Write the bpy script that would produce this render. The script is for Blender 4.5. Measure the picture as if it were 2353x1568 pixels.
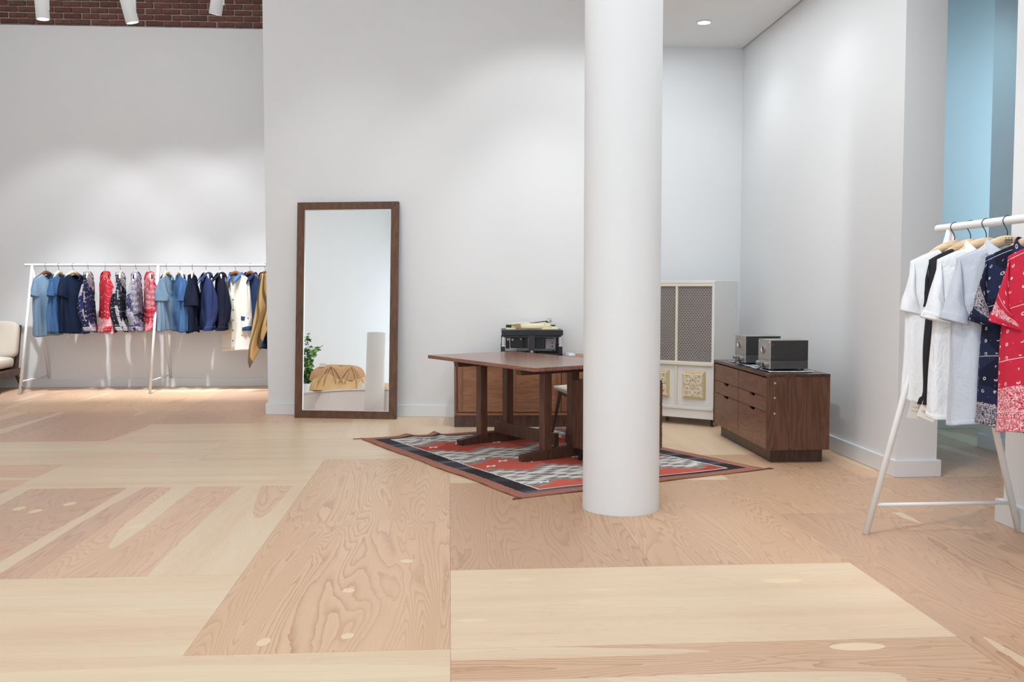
import bpy, bmesh, math, random
from math import sin, cos, pi, radians, sqrt
from mathutils import Vector, Matrix
random.seed(7)
S = bpy.context.scene
for o in list(bpy.data.objects): bpy.data.objects.remove(o)
COL = S.collection
# ------------------------------------------------------------------ camera, world, exposure
cam_d = bpy.data.cameras.new('camera'); cam = bpy.data.objects.new('camera', cam_d); COL.objects.link(cam)
cam_d.sensor_width = 36; cam_d.lens = 33.506; cam_d.clip_end = 100
cam.location = (0, 0, 1.256); cam.rotation_euler = (radians(90-3.2407), 0, radians(-3.769))
S.camera = cam
vs = S.view_settings; vs.view_transform = 'Standard'; vs.look = 'None'; vs.gamma = 1; vs.use_curve_mapping = False
vs.exposure = -0.66
cy = S.cycles; cy.max_bounces = 5; cy.diffuse_bounces = 4; cy.glossy_bounces = 3; cy.transmission_bounces = 2; cy.caustics_reflective = False; cy.caustics_refractive = False
cy.use_adaptive_sampling = True; cy.adaptive_threshold = .04; cy.use_light_tree = False
W = bpy.data.worlds.new('daylight'); S.world = W; W.use_nodes = True
W.node_tree.nodes['Background'].inputs[0].default_value = (0.74, 0.885, 1.0, 1)
W.node_tree.nodes['Background'].inputs[1].default_value = 5.2
def area_light(name, loc, rot, sx, sy, power, col=(1,1,1), portal=False):
    l = bpy.data.lights.new(name, 'AREA'); l.shape = 'RECTANGLE'; l.size = sx; l.size_y = sy; l.energy = power; l.color = col
    if portal: l.cycles.is_portal = True
    o = bpy.data.objects.new(name, l); COL.objects.link(o); o.location = loc; o.rotation_euler = rot
    return o
area_light('window_portal', (-1.6, -3.95, 2.2), (radians(90), 0, pi), 8.6, 3.8, 1, portal=True)
area_light('ceiling_fill', (-1.8, 3.0, 5.1), (0, 0, 0), 6.0, 6.0, 225, (.92, .965, 1))  # added overhead fill for the whole room, not a ceiling fixture
area_light('ceiling_fill_rear', (-3.9, 10.0, 5.1), (0, 0, 0), 3.6, 3.0, 42, (.92, .965, 1))  # extra fill added above the far left rack, without a fixture
area_light('hall_fill_light', (5.2, 7.55, 2.3), (0, radians(90), radians(-20)), 2.6, .8, 24, (.50, .82, 1.0))  # made-up cool light hidden beyond the hall side wall, no window there
area_light('alcove_fill', (2.0, 6.6, 3.6), (0, 0, 0), 1.0, 5.0, 58, (.86, .95, 1))  # fill added under the alcove ceiling to brighten the right wall

# ------------------------------------------------------------------ materials
class NT:
    def __init__(s, name):
        s.m = bpy.data.materials.new(name); s.m.use_nodes = True; s.t = s.m.node_tree; s.n = s.t.nodes
        s.b = s.n['Principled BSDF']
    def new(s, typ, ins=None, **kw):
        nd = s.n.new('ShaderNode'+typ)
        for k, v in kw.items(): setattr(nd, k, v)
        for k, v in (ins or {}).items(): s.put(nd.inputs[k], v)
        return nd
    def put(s, sock, v):
        if isinstance(v, bpy.types.NodeSocket): s.t.links.new(v, sock)
        else:
            if isinstance(v, tuple) and len(v) == 3 and sock.type == 'RGBA': v = v+(1,)
            sock.default_value = v
    def set(s, **kw):
        for k, v in kw.items(): s.put(s.b.inputs[k.replace('_', ' ')], v)
    def math(s, op, a, b=0.0, c=0.0, clamp=False):
        nd = s.new('Math', {0: a, 1: b, 2: c}, operation=op); nd.use_clamp = clamp; return nd.outputs[0]
    def mix(s, f, a, b):
        nd = s.new('Mix', data_type='RGBA'); s.put(nd.inputs[0], f); s.put(nd.inputs[6], a); s.put(nd.inputs[7], b); return nd.outputs[2]
    def mapping(s, vec, scale=(1,1,1), loc=(0,0,0), rot=(0,0,0)):
        return s.new('Mapping', {0: vec, 1: loc, 2: rot, 3: scale}).outputs[0]
    def noise(s, vec, scale, detail=3, rough=.55, dist=0):
        return s.new('TexNoise', {'Vector': vec, 'Scale': scale, 'Detail': detail, 'Roughness': rough, 'Distortion': dist}).outputs[0]
    def ramp(s, f, stops, interp='LINEAR'):
        nd = s.n.new('ShaderNodeValToRGB'); nd.color_ramp.interpolation = interp; e = nd.color_ramp.elements
        while len(e) < len(stops): e.new(.5)
        for i, (p, c) in enumerate(stops): e[i].position = p; e[i].color = (c+(1,)) if len(c) == 3 else c
        s.put(nd.inputs[0], f); return nd.outputs[0]
    def step(s, f, a, b):
        nd = s.new('MapRange', {0: f, 1: a, 2: b, 3: 0.0, 4: 1.0}); return nd.outputs[0]
    def bump(s, h, strength=.2, dist=.01):
        nd = s.new('Bump', {'Height': h, 'Strength': strength, 'Distance': dist}); s.put(s.b.inputs['Normal'], nd.outputs[0])
    def obj(s): return s.new('TexCoord').outputs['Object']
    def uv(s): return s.new('TexCoord').outputs['UV']
def lin(r, g, b):
    f = lambda c: (c/255/12.92) if c/255 <= .04045 else ((c/255+.055)/1.055)**2.4
    return (f(r), f(g), f(b))
def plain(name, c, rough=.5, metal=0, var=.0, vs_=20, bump=0, bs=80, spec=.5, emit=None):
    t = NT(name)
    if var:
        n = t.noise(t.obj(), vs_, 4)
        t.set(Base_Color=t.mix(n, tuple(x*(1-var) for x in c), tuple(min(1, x*(1+var)) for x in c)))
    elif c[0] > .75 and not emit: t.set(Base_Color=t.mix(t.noise(t.obj(), 2.5, 0), tuple(x*.988 for x in c), tuple(min(1, x*1.008) for x in c)))
    else: t.set(Base_Color=c)
    t.set(Roughness=rough, Metallic=metal, Specular_IOR_Level=spec)
    if bump: t.bump(t.noise(t.obj(), bs, 3), bump, .003)
    if emit: t.set(Emission_Color=emit[0], Emission_Strength=emit[1])
    return t.m
def wood(name, c1, c2, scale=(2, 30, 30), rough=.4, bands=7, rand=True):
    t = NT(name); co = t.obj()
    if rand:
        r = t.new('ObjectInfo').outputs['Random']
        co = t.new('VectorMath', {0: co, 1: t.math('MULTIPLY', r, 37.0)}, operation='ADD').outputs[0]
    p = t.mapping(co, scale)
    h = t.noise(p, .5, 2, .5, .4)
    l = t.math('SINE', t.math('MULTIPLY', h, bands*6.28))
    fine = t.noise(t.mapping(co, tuple(q*5 for q in scale)), 1.2, 4, .7)
    f = t.math('ADD', t.math('MULTIPLY', l, .28), t.math('MULTIPLY', fine, .95))
    big = t.noise(p, .18, 1)
    f = t.math('ADD', f, t.math('MULTIPLY', t.math('SUBTRACT', big, .5), .9), clamp=True)
    t.set(Base_Color=t.mix(f, c1, c2), Roughness=rough)
    t.bump(fine, .06, .002)
    return t.m
WALL = plain('white_wall_paint', (.80, .80, .805), .75)
TRIM = plain('white_trim_paint', (.80, .805, .815), .5)
CEIL = plain('ceiling_paint', (.80, .80, .795), .85)
PIPE = plain('white_powder_coat', (.84, .84, .84), .35)
BLACK = plain('black_enamel', (.012, .012, .013), .45, var=.2)
DARKMET = plain('dark_wire', (.05, .055, .06), .35, .8)
CHROME = plain('brushed_chrome', (.62, .61, .60), .28, 1, var=.05)
BRASS = plain('brass', (.72, .52, .24), .3, 1)
WALN = wood('walnut_warm', lin(84,54,40), lin(118,80,60), (3, 26, 26), .38)
WALNX = wood('walnut_vertical', lin(74,46,34), lin(108,72,54), (26, 26, 3), .4)
WALND = wood('walnut_dark', lin(60,39,29), lin(92,63,48), (26, 26, 3), .42)
CHERRY = wood('cherry_panel', lin(138,90,62), lin(170,117,82), (3, 3, 24), .45)
CHERRYV = wood('cherry_frame', lin(122,78,54), lin(156,104,74), (24, 24, 3), .45)
TTOP = wood('walnut_table_top', lin(122,80,66), lin(158,112,94), (24, 3, 24), .2)
FRAMEW = wood('aged_frame_wood', lin(80,50,33), lin(112,73,48), (14, 14, 4), .5)
HANGW = wood('pale_hanger_wood', lin(206,172,132), lin(234,206,170), (8, 40, 40), .5)
HANGD = wood('brown_hanger_wood', lin(96,58,38), lin(140,90,62), (8, 40, 40), .5)

# ------------------------------------------------------------------ mesh building
class MB:
    def __init__(s): s.v = []; s.f = []; s.uv = {}
    def _add(s, vs, fs):
        o = len(s.v); s.v += [tuple(p) for p in vs]; s.f += [tuple(i+o for i in q) for q in fs]; return o
    def box(s, x0, x1, y0, y1, z0, z1, M=None):
        vs = [(x, y, z) for z in (z0, z1) for y in (y0, y1) for x in (x0, x1)]
        if M is not None: vs = [M @ Vector(p) for p in vs]
        s._add(vs, [(0,2,3,1),(4,5,7,6),(0,1,5,4),(2,6,7,3),(0,4,6,2),(1,3,7,5)]); return s
    def prism(s, poly, z0, z1, M=None):
        n = len(poly); vs = [(x, y, z0) for x, y in poly]+[(x, y, z1) for x, y in poly]
        if M is not None: vs = [M @ Vector(p) for p in vs]
        s._add(vs, [tuple(range(n))[::-1], tuple(range(n, 2*n))]+[(i, (i+1) % n, n+(i+1) % n, n+i) for i in range(n)]); return s
    def tube(s, pts, r, n=10, cap=True, ry=None):
        pts = [Vector(p) for p in pts]; rr = r if isinstance(r, (list, tuple)) else [r]*len(pts)
        vs = []; up = None
        for i, p in enumerate(pts):
            d = (pts[min(i+1, len(pts)-1)]-pts[max(i-1, 0)]).normalized()
            if up is None:
                a = Vector((0, 0, 1)) if abs(d.z) < .9 else Vector((1, 0, 0))
                up = (a-d*a.dot(d)).normalized()
            else: up = (up-d*up.dot(d)).normalized()
            sd = d.cross(up)
            for k in range(n):
                q = 2*pi*k/n; vs.append(p+(up*cos(q)+sd*sin(q))*rr[i])
        m = len(pts); fs = [(i*n+k, i*n+(k+1) % n, (i+1)*n+(k+1) % n, (i+1)*n+k) for i in range(m-1) for k in range(n)]
        if cap: fs += [tuple(range(n))[::-1], tuple(range((m-1)*n, m*n))]
        s._add(vs, fs); return s
    def lathe(s, prof, n=24, M=None):   # profile of (radius, z)
        vs = [(r*cos(2*pi*k/n), r*sin(2*pi*k/n), z) for r, z in prof for k in range(n)]
        if M is not None: vs = [M @ Vector(p) for p in vs]
        m = len(prof); fs = [(i*n+k, i*n+(k+1) % n, (i+1)*n+(k+1) % n, (i+1)*n+k) for i in range(m-1) for k in range(n)]
        fs += [tuple(range(n))[::-1], tuple(range((m-1)*n, m*n))]
        s._add(vs, fs); return s
    def grid(s, fn, nu, nv, closed=False, uvf=None):
        cols = nu if closed else nu+1
        o = len(s.v)
        for j in range(nv+1):
            for i in range(cols): s.v.append(tuple(fn(i/nu, j/nv)))
        for j in range(nv):
            for i in range(nu):
                a = o+j*cols+i; b = o+j*cols+(i+1) % cols; c = b+cols; d = a+cols
                s.f.append((a, b, c, d))
                if uvf: s.uv[len(s.f)-1] = [uvf(i/nu, j/nv), uvf((i+1)/nu, j/nv), uvf((i+1)/nu, (j+1)/nv), uvf(i/nu, (j+1)/nv)]
        return s
    def mesh(s, name, mat, smooth=False):
        me = bpy.data.meshes.new(name); me.from_pydata(s.v, [], s.f)
        if s.uv:
            l = me.uv_layers.new(name='UVMap')
            for fi, us in s.uv.items():
                for k, li in enumerate(me.polygons[fi].loop_indices): l.data[li].uv = us[k]
        if mat: me.materials.append(mat)
        if smooth: me.polygons.foreach_set('use_smooth', [True]*len(me.polygons))
        me.validate(); return me
    def build(s, name, mat, parent=None, smooth=False, bevel=0, solid=0, loc=None, rot=None, auto=False):
        me = s.mesh(name, mat, smooth)
        o = bpy.data.objects.new(name, me); COL.objects.link(o)
        if parent: o.parent = parent
        if loc: o.location = loc
        if rot: o.rotation_euler = rot
        if solid: m = o.modifiers.new('solid', 'SOLIDIFY'); m.thickness = solid; m.offset = 0
        if bevel: m = o.modifiers.new('bevel', 'BEVEL'); m.width = bevel; m.segments = 2; m.limit_method = 'ANGLE'
        if auto: me.polygons.foreach_set('use_smooth', [True]*len(me.polygons)); me.set_sharp_from_angle(angle=radians(35))
        return o
def tag(o, label, cat, group=None):
    o['label'] = label; o['category'] = cat
    if group: o['group'] = group
    return o
def thing(name, label, cat, loc=(0,0,0), rz=0, group=None):
    o = bpy.data.objects.new(name, None); COL.objects.link(o); o.location = loc; o.rotation_euler = (0, 0, rz); o.empty_display_size = .1
    return tag(o, label, cat, group)
def struct(o): o['kind'] = 'structure'; return o
def B(*a, **k): return MB().box(*a, **k)

# ------------------------------------------------------------------ floor of plywood panels
def floor_mat():
    t = NT('fir_plywood'); oi = t.new('ObjectInfo'); co = t.obj()
    co = t.new('VectorMath', {0: co, 1: t.new('CombineXYZ', {0: t.math('MULTIPLY', oi.outputs['Random'], 91.0), 1: t.math('MULTIPLY', oi.outputs['Random'], 53.0)}).outputs[0]}, operation='ADD').outputs[0]
    p = t.mapping(co, (1.1, 4.2, 1))
    wob = t.noise(t.mapping(co, (16, 26, 1)), 1, 3)
    h = t.noise(p, 1.0, 1.6, .45, .5)
    h = t.math('ADD', h, t.math('ADD', t.math('MULTIPLY', wob, .026), t.math('MULTIPLY', t.noise(t.mapping(co, (3.5, 60, 1)), 1, 2), .012)))
    ph = t.math('FRACT', t.math('MULTIPLY', h, 28.0))
    line = t.math('POWER', ph, 3.4)                                     # saw profile: soft springwood, hard latewood edge
    amp = t.step(t.noise(t.mapping(co, (.7, 2.2, 1)), 1.0, 1), .30, .62)
    fine = t.noise(t.mapping(co, (5, 190, 1)), 1, 3, .7)
    tone = t.noise(t.mapping(co, (.8, 5, 1)), 1.0, 2)
    heart = oi.outputs['Color']
    lstr = t.new('MapRange', {0: t.new('SeparateColor', {0: heart}).outputs[2], 1: .44, 2: .29, 3: .14, 4: 1.0}).outputs[0]
    dark = t.mix(.9, heart, lin(172,116,82))
    c = t.mix(t.math('MULTIPLY', t.math('MULTIPLY', line, t.math('ADD', t.math('MULTIPLY', amp, .65), .42)), lstr), heart, dark)
    sap = t.noise(t.mapping(co, (.55, 3.6, 1), (3.1, 7.7, 0)), 1.0, 1.2, .4, .25)
    sap = t.math('ADD', sap, t.math('MULTIPLY', wob, .02))
    thr = t.math('SUBTRACT', .80, t.math('MULTIPLY', oi.outputs['Alpha'], .32))
    sapm = t.math('MULTIPLY', t.math('GREATER_THAN', sap, thr), .72)
    c = t.mix(sapm, c, lin(241,222,192))
    c = t.mix(t.math('MULTIPLY', t.step(tone, .38, .72), .40), c, lin(212,172,134))
    c = t.mix(t.math('MULTIPLY', t.step(fine, .3, .8), .24), c, lin(196,150,112))
    t.set(Base_Color=c, Roughness=t.math('ADD', .30, t.math('MULTIPLY', fine, .12)), Specular_IOR_Level=.4)
    return t.m
FLOOR = floor_mat()
floor = struct(B(-6.4, 6.2, -4.1, 12.5, -.12, -.014).build('floor', plain('subfloor', lin(196,160,122), .8, var=.1)))
panel_me = MB().box(-.5, .5, -.5, .5, -.014, 0).mesh('plywood_panel', FLOOR)
YS = [-4.1, -3.175, -2.25, -1.325, -.4, .475, 1.40, 2.325, 3.25, 4.175, 5.11, 6.06, 6.97, 7.92, 8.87, 9.8, 10.7, 11.6, 12.5]
XS = [-.91*7+.91*i for i in range(14)]   # -6.37 ... 5.46
def ix(x): return min(range(len(XS)), key=lambda i: abs(XS[i]-x))
def iy(y): return min(range(len(YS)), key=lambda i: abs(YS[i]-y))
used = set()
PINK = lin(230,195,165); PALE = lin(238,214,182); TAN = lin(229,193,158); MAUVE = lin(219,184,160); BRWN = lin(208,171,142); SAND = lin(217,181,149)
def panel(i0, i1, j0, j1, vert, tint=None, sap=None):
    i0, j0 = max(i0, 0), max(j0, 0); i1, j1 = min(i1, len(XS)-1), min(j1, len(YS)-1)
    cells = [(i, j) for i in range(i0, i1) for j in range(j0, j1)]
    if not cells or any(c in used for c in cells): return
    used.update(cells)
    x0, x1, y0, y1 = XS[i0], XS[i1], YS[j0], YS[j1]
    o = bpy.data.objects.new('plywood_panel', panel_me); COL.objects.link(o); o.parent = floor
    g = .0008
    o.location = ((x0+x1)/2, (y0+y1)/2, random.uniform(-.0006, 0))
    w, d = x1-x0-g, y1-y0-g
    if vert: o.rotation_euler = (0, 0, pi/2*random.choice((1, -1))); o.scale = (d, w, 1)
    else: o.rotation_euler = (0, 0, random.choice((0, pi))); o.scale = (w, d, 1)
    tn = tint or random.choice((PINK, TAN, PALE, MAUVE)); k = random.uniform(.97, 1.03)
    o.color = (tn[0]*k, tn[1]*k, tn[2]*k, sap if sap is not None else random.uniform(.2, .75))
    return o
def P(x0, x1, y0, y1, vert, tint=None, sap=None): return panel(ix(x0), ix(x1), iy(y0), iy(y1), vert, tint, sap)
pA = P(-.91, 0, 3.25, 5.11, True, TAN, .12); P(-.91, 0, 5.11, 6.97, True, TAN, .02)
P(-1.82, 0, 6.97, 7.92, False, PALE, .55); P(-1.82, 0, 2.325, 3.25, False, PALE, .55); pG = P(0, 1.82, 2.325, 3.25, False, SAND, .85)
P(-2.73, -.91, 3.25, 4.175, False, PALE, .78); pC = P(-1.82, -.91, 4.175, 6.06, True, PINK, .72); pD = P(-2.73, -1.82, 4.175, 6.06, True, MAUVE, .6)
P(-3.64, -2.73, 4.175, 6.06, True, MAUVE, .3)
P(-2.73, -.91, 6.06, 6.97, False, PALE, .45); P(-4.55, -2.73, 6.06, 6.97, False, PINK, .4); P(-3.64, -1.82, 6.97, 7.92, False, PALE, .95)
P(-2.73, -.91, 7.92, 8.87, False, PALE, .4); P(-3.64, -2.73, 7.92, 9.8, True, MAUVE, .75); P(-4.55, -3.64, 7.92, 9.8, True, MAUVE, .7)
P(-2.73, -1.82, 8.87, 10.7, True, MAUVE, .2); P(-.91, 0, 7.92, 9.8, True, PALE, .6); P(0, .91, 7.92, 9.8, True, PALE, .6)
pB = P(0, 1.82, 3.25, 4.175, False, PALE, .33); P(0, .91, 4.175, 6.06, True, BRWN, .05); P(.91, 1.82, 4.175, 6.06, True, SAND, .12)
pE = P(1.82, 2.73, 3.25, 5.11, True, BRWN, .3); P(1.82, 2.73, 5.11, 6.97, True, SAND, .1); P(2.73, 3.64, 4.175, 6.06, True, BRWN, .2)
P(1.82, 2.73, 1.4, 3.25, True, BRWN, .4); P(0, 1.82, 6.06, 6.97, False, PALE, .5); P(0, 1.82, 6.97, 7.92, False, PALE, .5); P(1.82, 2.73, 6.97, 8.87, True, PALE, .5)
for j in range(len(YS)-1):
    for i in range(len(XS)-1):
        if (i, j) in used: continue
        if j % 2 == 0 and (i+1, j) not in used and i+1 < len(XS)-1: panel(i, i+2, j, j+1, False)
        elif (i, j+1) not in used and j+2 < len(YS): panel(i, i+1, j, j+2, True)
        else: panel(i, i+1, j, j+1, True)
PATCH = plain('veneer_patch', lin(238,214,178), .4, var=.03)
def patch(x, y, l, w, a):   # football-shaped veneer repair let into a panel
    pts = [(l*cos(2*pi*k/16), w*sin(2*pi*k/16)) for k in range(16)]
    o = MB().prism(pts, -.002, .0006).build('veneer_patch', PATCH, floor, loc=(x, y, 0), rot=(0, 0, a))
for q in [(-.66,3.36,.04,.022,1.4),(-.37,3.40,.03,.022,1.3),(-.20,4.33,.028,.03,1.0),(-.42,3.92,.025,.03,.3),(.08,3.53,.06,.02,0),(.30,4.02,.065,.018,0),
          (1.42,3.18,.10,.035,0),(1.42,3.93,.09,.03,0),(-2.32,5.45,.05,.03,1.4),(-2.20,5.62,.05,.03,1.4),(-2.44,5.52,.05,.03,1.5),(-1.64,5.05,.05,.035,1.2),
          (2.62,3.95,.035,.05,1.0),(-.95,2.72,.09,.03,0),(.62,3.86,.07,.016,0),(.55,3.72,.05,.014,0)]: patch(*q)

# ------------------------------------------------------------------ walls
def wall(name, poly, z0, z1, mat=None): return struct(MB().prism(poly, z0, z1).build(name, mat or WALL))
def rect(x0, x1, y0, y1): return [(x0, y0), (x1, y0), (x1, y1), (x0, y1)]
ZT = 5.2
wall('wall_back', rect(-6.3, -1.79, 12.27, 12.5), -.01, 4.47)
wall('wall_main', [(-1.79, 9.515), (1.5, 8.935), (1.5, 12.5), (-1.79, 12.5)], -.01, ZT)
wall('wall_alcove', rect(1.5, 3.23, 9.53, 9.75), -.01, ZT)
wall('wall_right', rect(2.95, 3.225, 6.075, 9.53), -.01, ZT)
wall('wall_right_near', rect(2.95, 3.225, -4, 4.85), -.01, ZT)
wall('wall_right_header', rect(2.95, 3.225, 4.85, 6.075), 3.3, ZT)
wall('wall_hall_back', rect(3.225, 5.6, 8.15, 8.35), -.01, ZT)
wall('wall_hall_side', rect(4.19, 4.45, 3.2, 7.19), -.01, ZT)
wall('wall_hall_end', rect(5.4, 5.6, 3.2, 8.15), -.01, ZT)
wall('wall_hall_near', rect(3.225, 5.6, 3.0, 3.2), -.01, ZT)
wall('wall_left', rect(-6.5, -6.3, -4.1, 12.5), -.01, ZT)
struct(MB().box(-6.3, 2.95, -4.1, -3.98, 0, .3).box(-6.3, 2.95, -4.1, -3.98, 4.1, ZT).box(-6.3, -5.9, -4.1, -3.98, .3, 4.1).box(2.65, 2.95, -4.1, -3.98, .3, 4.1)
       .build('wall_front', WALL))
wf = struct(MB().box(-5.9, -5.82, -4.09, -4.01, .3, 4.1).build('window_1', TRIM))
for x in (-3.8, -1.65, .5, 2.57): MB().box(x-.04, x+.04, -4.09, -4.01, .3, 4.1).build('window_mullion', TRIM, wf)
struct(MB().box(-6.3, 5.6, -4.1, 12.5, ZT, ZT+.15).build('ceiling', CEIL))
struct(MB().box(1.5, 2.932, 1.5, 9.53, 3.64, 3.80).build('ceiling_alcove', CEIL))
struct(MB().box(1.42, 1.5, 1.5, 8.95, 3.64, ZT).build('trim_1', CEIL))
struct(MB().box(3.225, 3.9, 3.2, 8.15, 3.72, 3.9).box(4.0, 5.6, 3.2, 8.15, 4.9, 5.1).build('ceiling_hall', CEIL))
def base(name, pts, h=.105, t=.022):   # baseboard along a polyline, room on the left-hand side of travel
    b = MB()
    n = len(pts); P2 = [Vector(p) for p in pts]; outs = []
    for i in range(n):
        dirs = []
        if i > 0: dirs.append((P2[i]-P2[i-1]).normalized())
        if i < n-1: dirs.append((P2[i+1]-P2[i]).normalized())
        ns = [Vector((-d.y, d.x)) for d in dirs]; m = sum(ns, Vector((0, 0)))
        m = m/(m.dot(ns[0])) if len(ns) > 1 else ns[0]
        outs.append(P2[i]+m*t)
    for i in range(n-1):
        a, b2, c, d = P2[i], P2[i+1], outs[i+1], outs[i]
        b.prism([(a.x, a.y), (b2.x, b2.y), (c.x, c.y), (d.x, d.y)], 0, h)
    return struct(b.build(name, TRIM, bevel=.003))
base('baseboard_back', [(-1.8, 12.27), (-6.3, 12.27)])
base('baseboard_main', [(1.5, 8.935), (-1.79, 9.515), (-1.79, 12.2)], .112)
base('baseboard_alcove', [(2.95, 9.53), (1.5, 9.53)])
base('baseboard_right', [(3.225, 7.5), (3.225, 6.075), (2.95, 6.075), (2.95, 9.5)], .112)
base('baseboard_right_near', [(2.95, -3.9), (2.95, 4.85), (3.225, 4.85)], .125, .03)
base('baseboard_hall_back', [(5.4, 8.15), (3.225, 8.15)], .105)
base('baseboard_hall_side', [(4.19, 3.3), (4.19, 7.19), (4.45, 7.19)], .105, .03)
base('baseboard_left', [(-6.3, 12.2), (-6.3, -3.9)])

# brick band above the white wall
def brick_mat():
    t = NT('old_brick'); r = t.new('ObjectInfo').outputs['Random']; n = t.noise(t.obj(), 14, 4, .65)
    c = t.ramp(r, [(0, lin(108,70,60)), (.4, lin(128,82,70)), (.75, lin(136,90,76)), (1, lin(120,88,80))])
    c = t.mix(t.step(n, .35, .8), c, lin(94,60,53)); c = t.mix(t.step(t.noise(t.obj(), 5, 3), .62, .78), c, lin(150,118,106))
    t.set(Base_Color=c, Roughness=.85); t.bump(n, .6, .01); return t.m
BRK = brick_mat(); MORT = plain('mortar', lin(178,166,156), .95, var=.12, vs_=30, bump=.4)
upper = struct(B(-6.3, -1.79, 12.40, 12.5, 4.40, ZT).build('wall_brick', MORT))
def brick_mesh(k):
    rr = random.Random(k); bm = bmesh.new(); bmesh.ops.create_cube(bm, size=1)
    for v in bm.verts: v.co.x *= .206; v.co.y *= .03; v.co.z *= .058
    bmesh.ops.bevel(bm, geom=bm.edges[:], offset=.006, segments=1, affect='EDGES')
    for v in bm.verts: v.co += Vector((rr.uniform(-.003, .003), 0, rr.uniform(-.003, .003)))
    me = bpy.data.meshes.new('brick'); bm.to_mesh(me); bm.free(); me.materials.append(BRK); return me
bms = [brick_mesh(k) for k in range(6)]
for row in range(7):
    for i in range(22):
        header = row == 6
        o = bpy.data.objects.new('brick', random.choice(bms)); COL.objects.link(o); o.parent = upper
        x = -6.2+i*.220+(.11 if row % 2 else 0)+random.uniform(-.004, .004)
        if x > -1.86: bpy.data.objects.remove(o); continue
        o.location = (x, 12.395+random.uniform(-.003, .003), 4.475+row*.0735+.0)
        o.rotation_euler = (0, random.uniform(-.01, .01), 0)

# ------------------------------------------------------------------ column and lamps
c = tag(MB().lathe([(.218, 0), (.218, .03), (.216, .04), (.214, 5.2)], 64).build('column', plain('column_paint', (.80, .80, .805), .6), loc=(.972, 5.325, 0), auto=True),
        'thick round white column rising from the plywood floor', 'column')
LENS = plain('lamp_lens', (.9, .9, .9), .3, emit=((1, .98, .95), 6))
DIFF = plain('downlight_lens', (1, 1, 1), .3, emit=((1, .97, .93), 14))
WLAMP = plain('lamp_white_enamel', (.80, .81, .81), .4)
def spot(parent, loc, target, power, size, blend=.5, col=(.95, .975, 1), rad=.04):
    l = bpy.data.lights.new('spot_lamp', 'SPOT'); l.energy = power; l.spot_size = radians(size); l.spot_blend = blend; l.color = col; l.shadow_soft_size = rad
    o = bpy.data.objects.new('spot_lamp', l); COL.objects.link(o); o.location = loc
    o.rotation_euler = (Vector(target)-Vector(loc)).to_track_quat('-Z', 'Y').to_euler()
    return o
def track_head(loc, target, axis, power, size, label, blend=.45, core=None, col=(.95, .975, 1)):
    t = thing('track_spotlight', label, 'spotlight', (loc[0], loc[1], 0), 0, 'white track spotlights')
    z = loc[2]; d = Vector(axis).normalized(); q = d.to_track_quat('-Z', 'Y').to_matrix().to_4x4()
    M = Matrix.Translation((0, 0, z)) @ q
    h = MB().lathe([(.066, .16), (.068, .15), (.068, -.145), (.066, -.15), (.060, -.15), (.058, -.135)], 28, M).build('housing', WLAMP, t, auto=True)
    MB().lathe([(.057, -.139), (.057, -.137)], 24, M).build('lens', LENS, t)
    MB().box(.05, .075, -.016, .016, z-.05, z+.34).build('bracket', WLAMP, t, bevel=.004)
    MB().lathe([(.03, z+.33), (.03, z+.36)], 16).build('track_adapter', WLAMP, t)
    p = Vector(loc)+d*.17
    spot(t, p, target, power, size, blend, col)
    if core: spot(t, p, core[0], core[1], core[2], 1.0, col)
    return t
track_head((-4.30, 10.6, 4.245), (-4.68, 12.0, .35), (.06, .0, -1), 100, 76, 'white cylindrical track spotlight nearest the left picture edge, pointing straight down', core=((-4.6, 11.9, .1), 900, 42))
track_head((-3.40, 10.6, 4.225), (-3.30, 12.0, .35), (.22, .12, -1), 112, 78, 'white cylindrical track spotlight tilted to the right with its bracket showing', core=((-3.3, 11.9, .1), 900, 42))
track_head((-2.47, 10.6, 4.33), (-2.35, 12.0, .35), (-.22, .2, -1), 85, 76, 'white track spotlight nearest the tall wall corner, cut off at the picture top', core=((-2.3, 11.9, .1), 900, 42))
tr = tag(MB().box(-6.0, -2.0, 10.58, 10.62, 4.70, 4.74).build('lighting_track', WLAMP), 'white ceiling track carrying the spotlights, above the picture', 'track')
for k, x in enumerate((-5.5, -2.2)): MB().tube([(x, 10.6, 4.74), (x, 10.6, ZT)], .006, 8).build('suspension_rod', WLAMP, tr)
track_head((.70, 7.35, 4.5), (.72, 9.3, .9), (0, .5, -1), 75, 74, 'white track spotlight above the picture, lighting the wall behind the table', .5, core=((.72, 9.2, .5), 200, 50))
track_head((-1.1, 7.6, 4.6), (-1.0, 9.5, .6), (0, .45, -1), 70, 66, 'white track spotlight above the picture, lighting the standing mirror', .9)
track_head((-1.4, 8.3, 4.6), (-4.0, 3.9, .6), (-.4, -.5, -1), 1900, 34, 'added spotlight above the picture, in place of sun on the display platform', .6)  # added lamp stands in for sunlight falling on the platform
track_head((.1, 3.3, 4.6), (2.45, 4.4, 1.0), (.5, .3, -1), 330, 46, 'white track spotlight above the picture, aimed at the right clothes rack', .7)
track_head((.1, 5.0, 4.6), (2.95, 6.9, .7), (.5, .3, -1), 300, 48, 'unseen spotlight added above the picture to brighten the right wall', 1.0)  # no known lamp here; added to lift the dark lower right wall
def downlight(x, y, label, power=32):
    t = thing('downlight', label, 'downlight', (x, y, 3.64), 0, 'recessed alcove downlights')
    MB().lathe([(.075, -.001), (.075, -.006), (.056, -.008), (.056, -.001)], 28).build('trim_ring', WLAMP, t)
    MB().lathe([(.053, -.004), (.053, -.006)], 24).build('lens', DIFF, t)
    spot(t, (x, y, 3.62), (x+.06, y, 0), power, 125, .8, (.95, .98, 1), .05)
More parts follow.
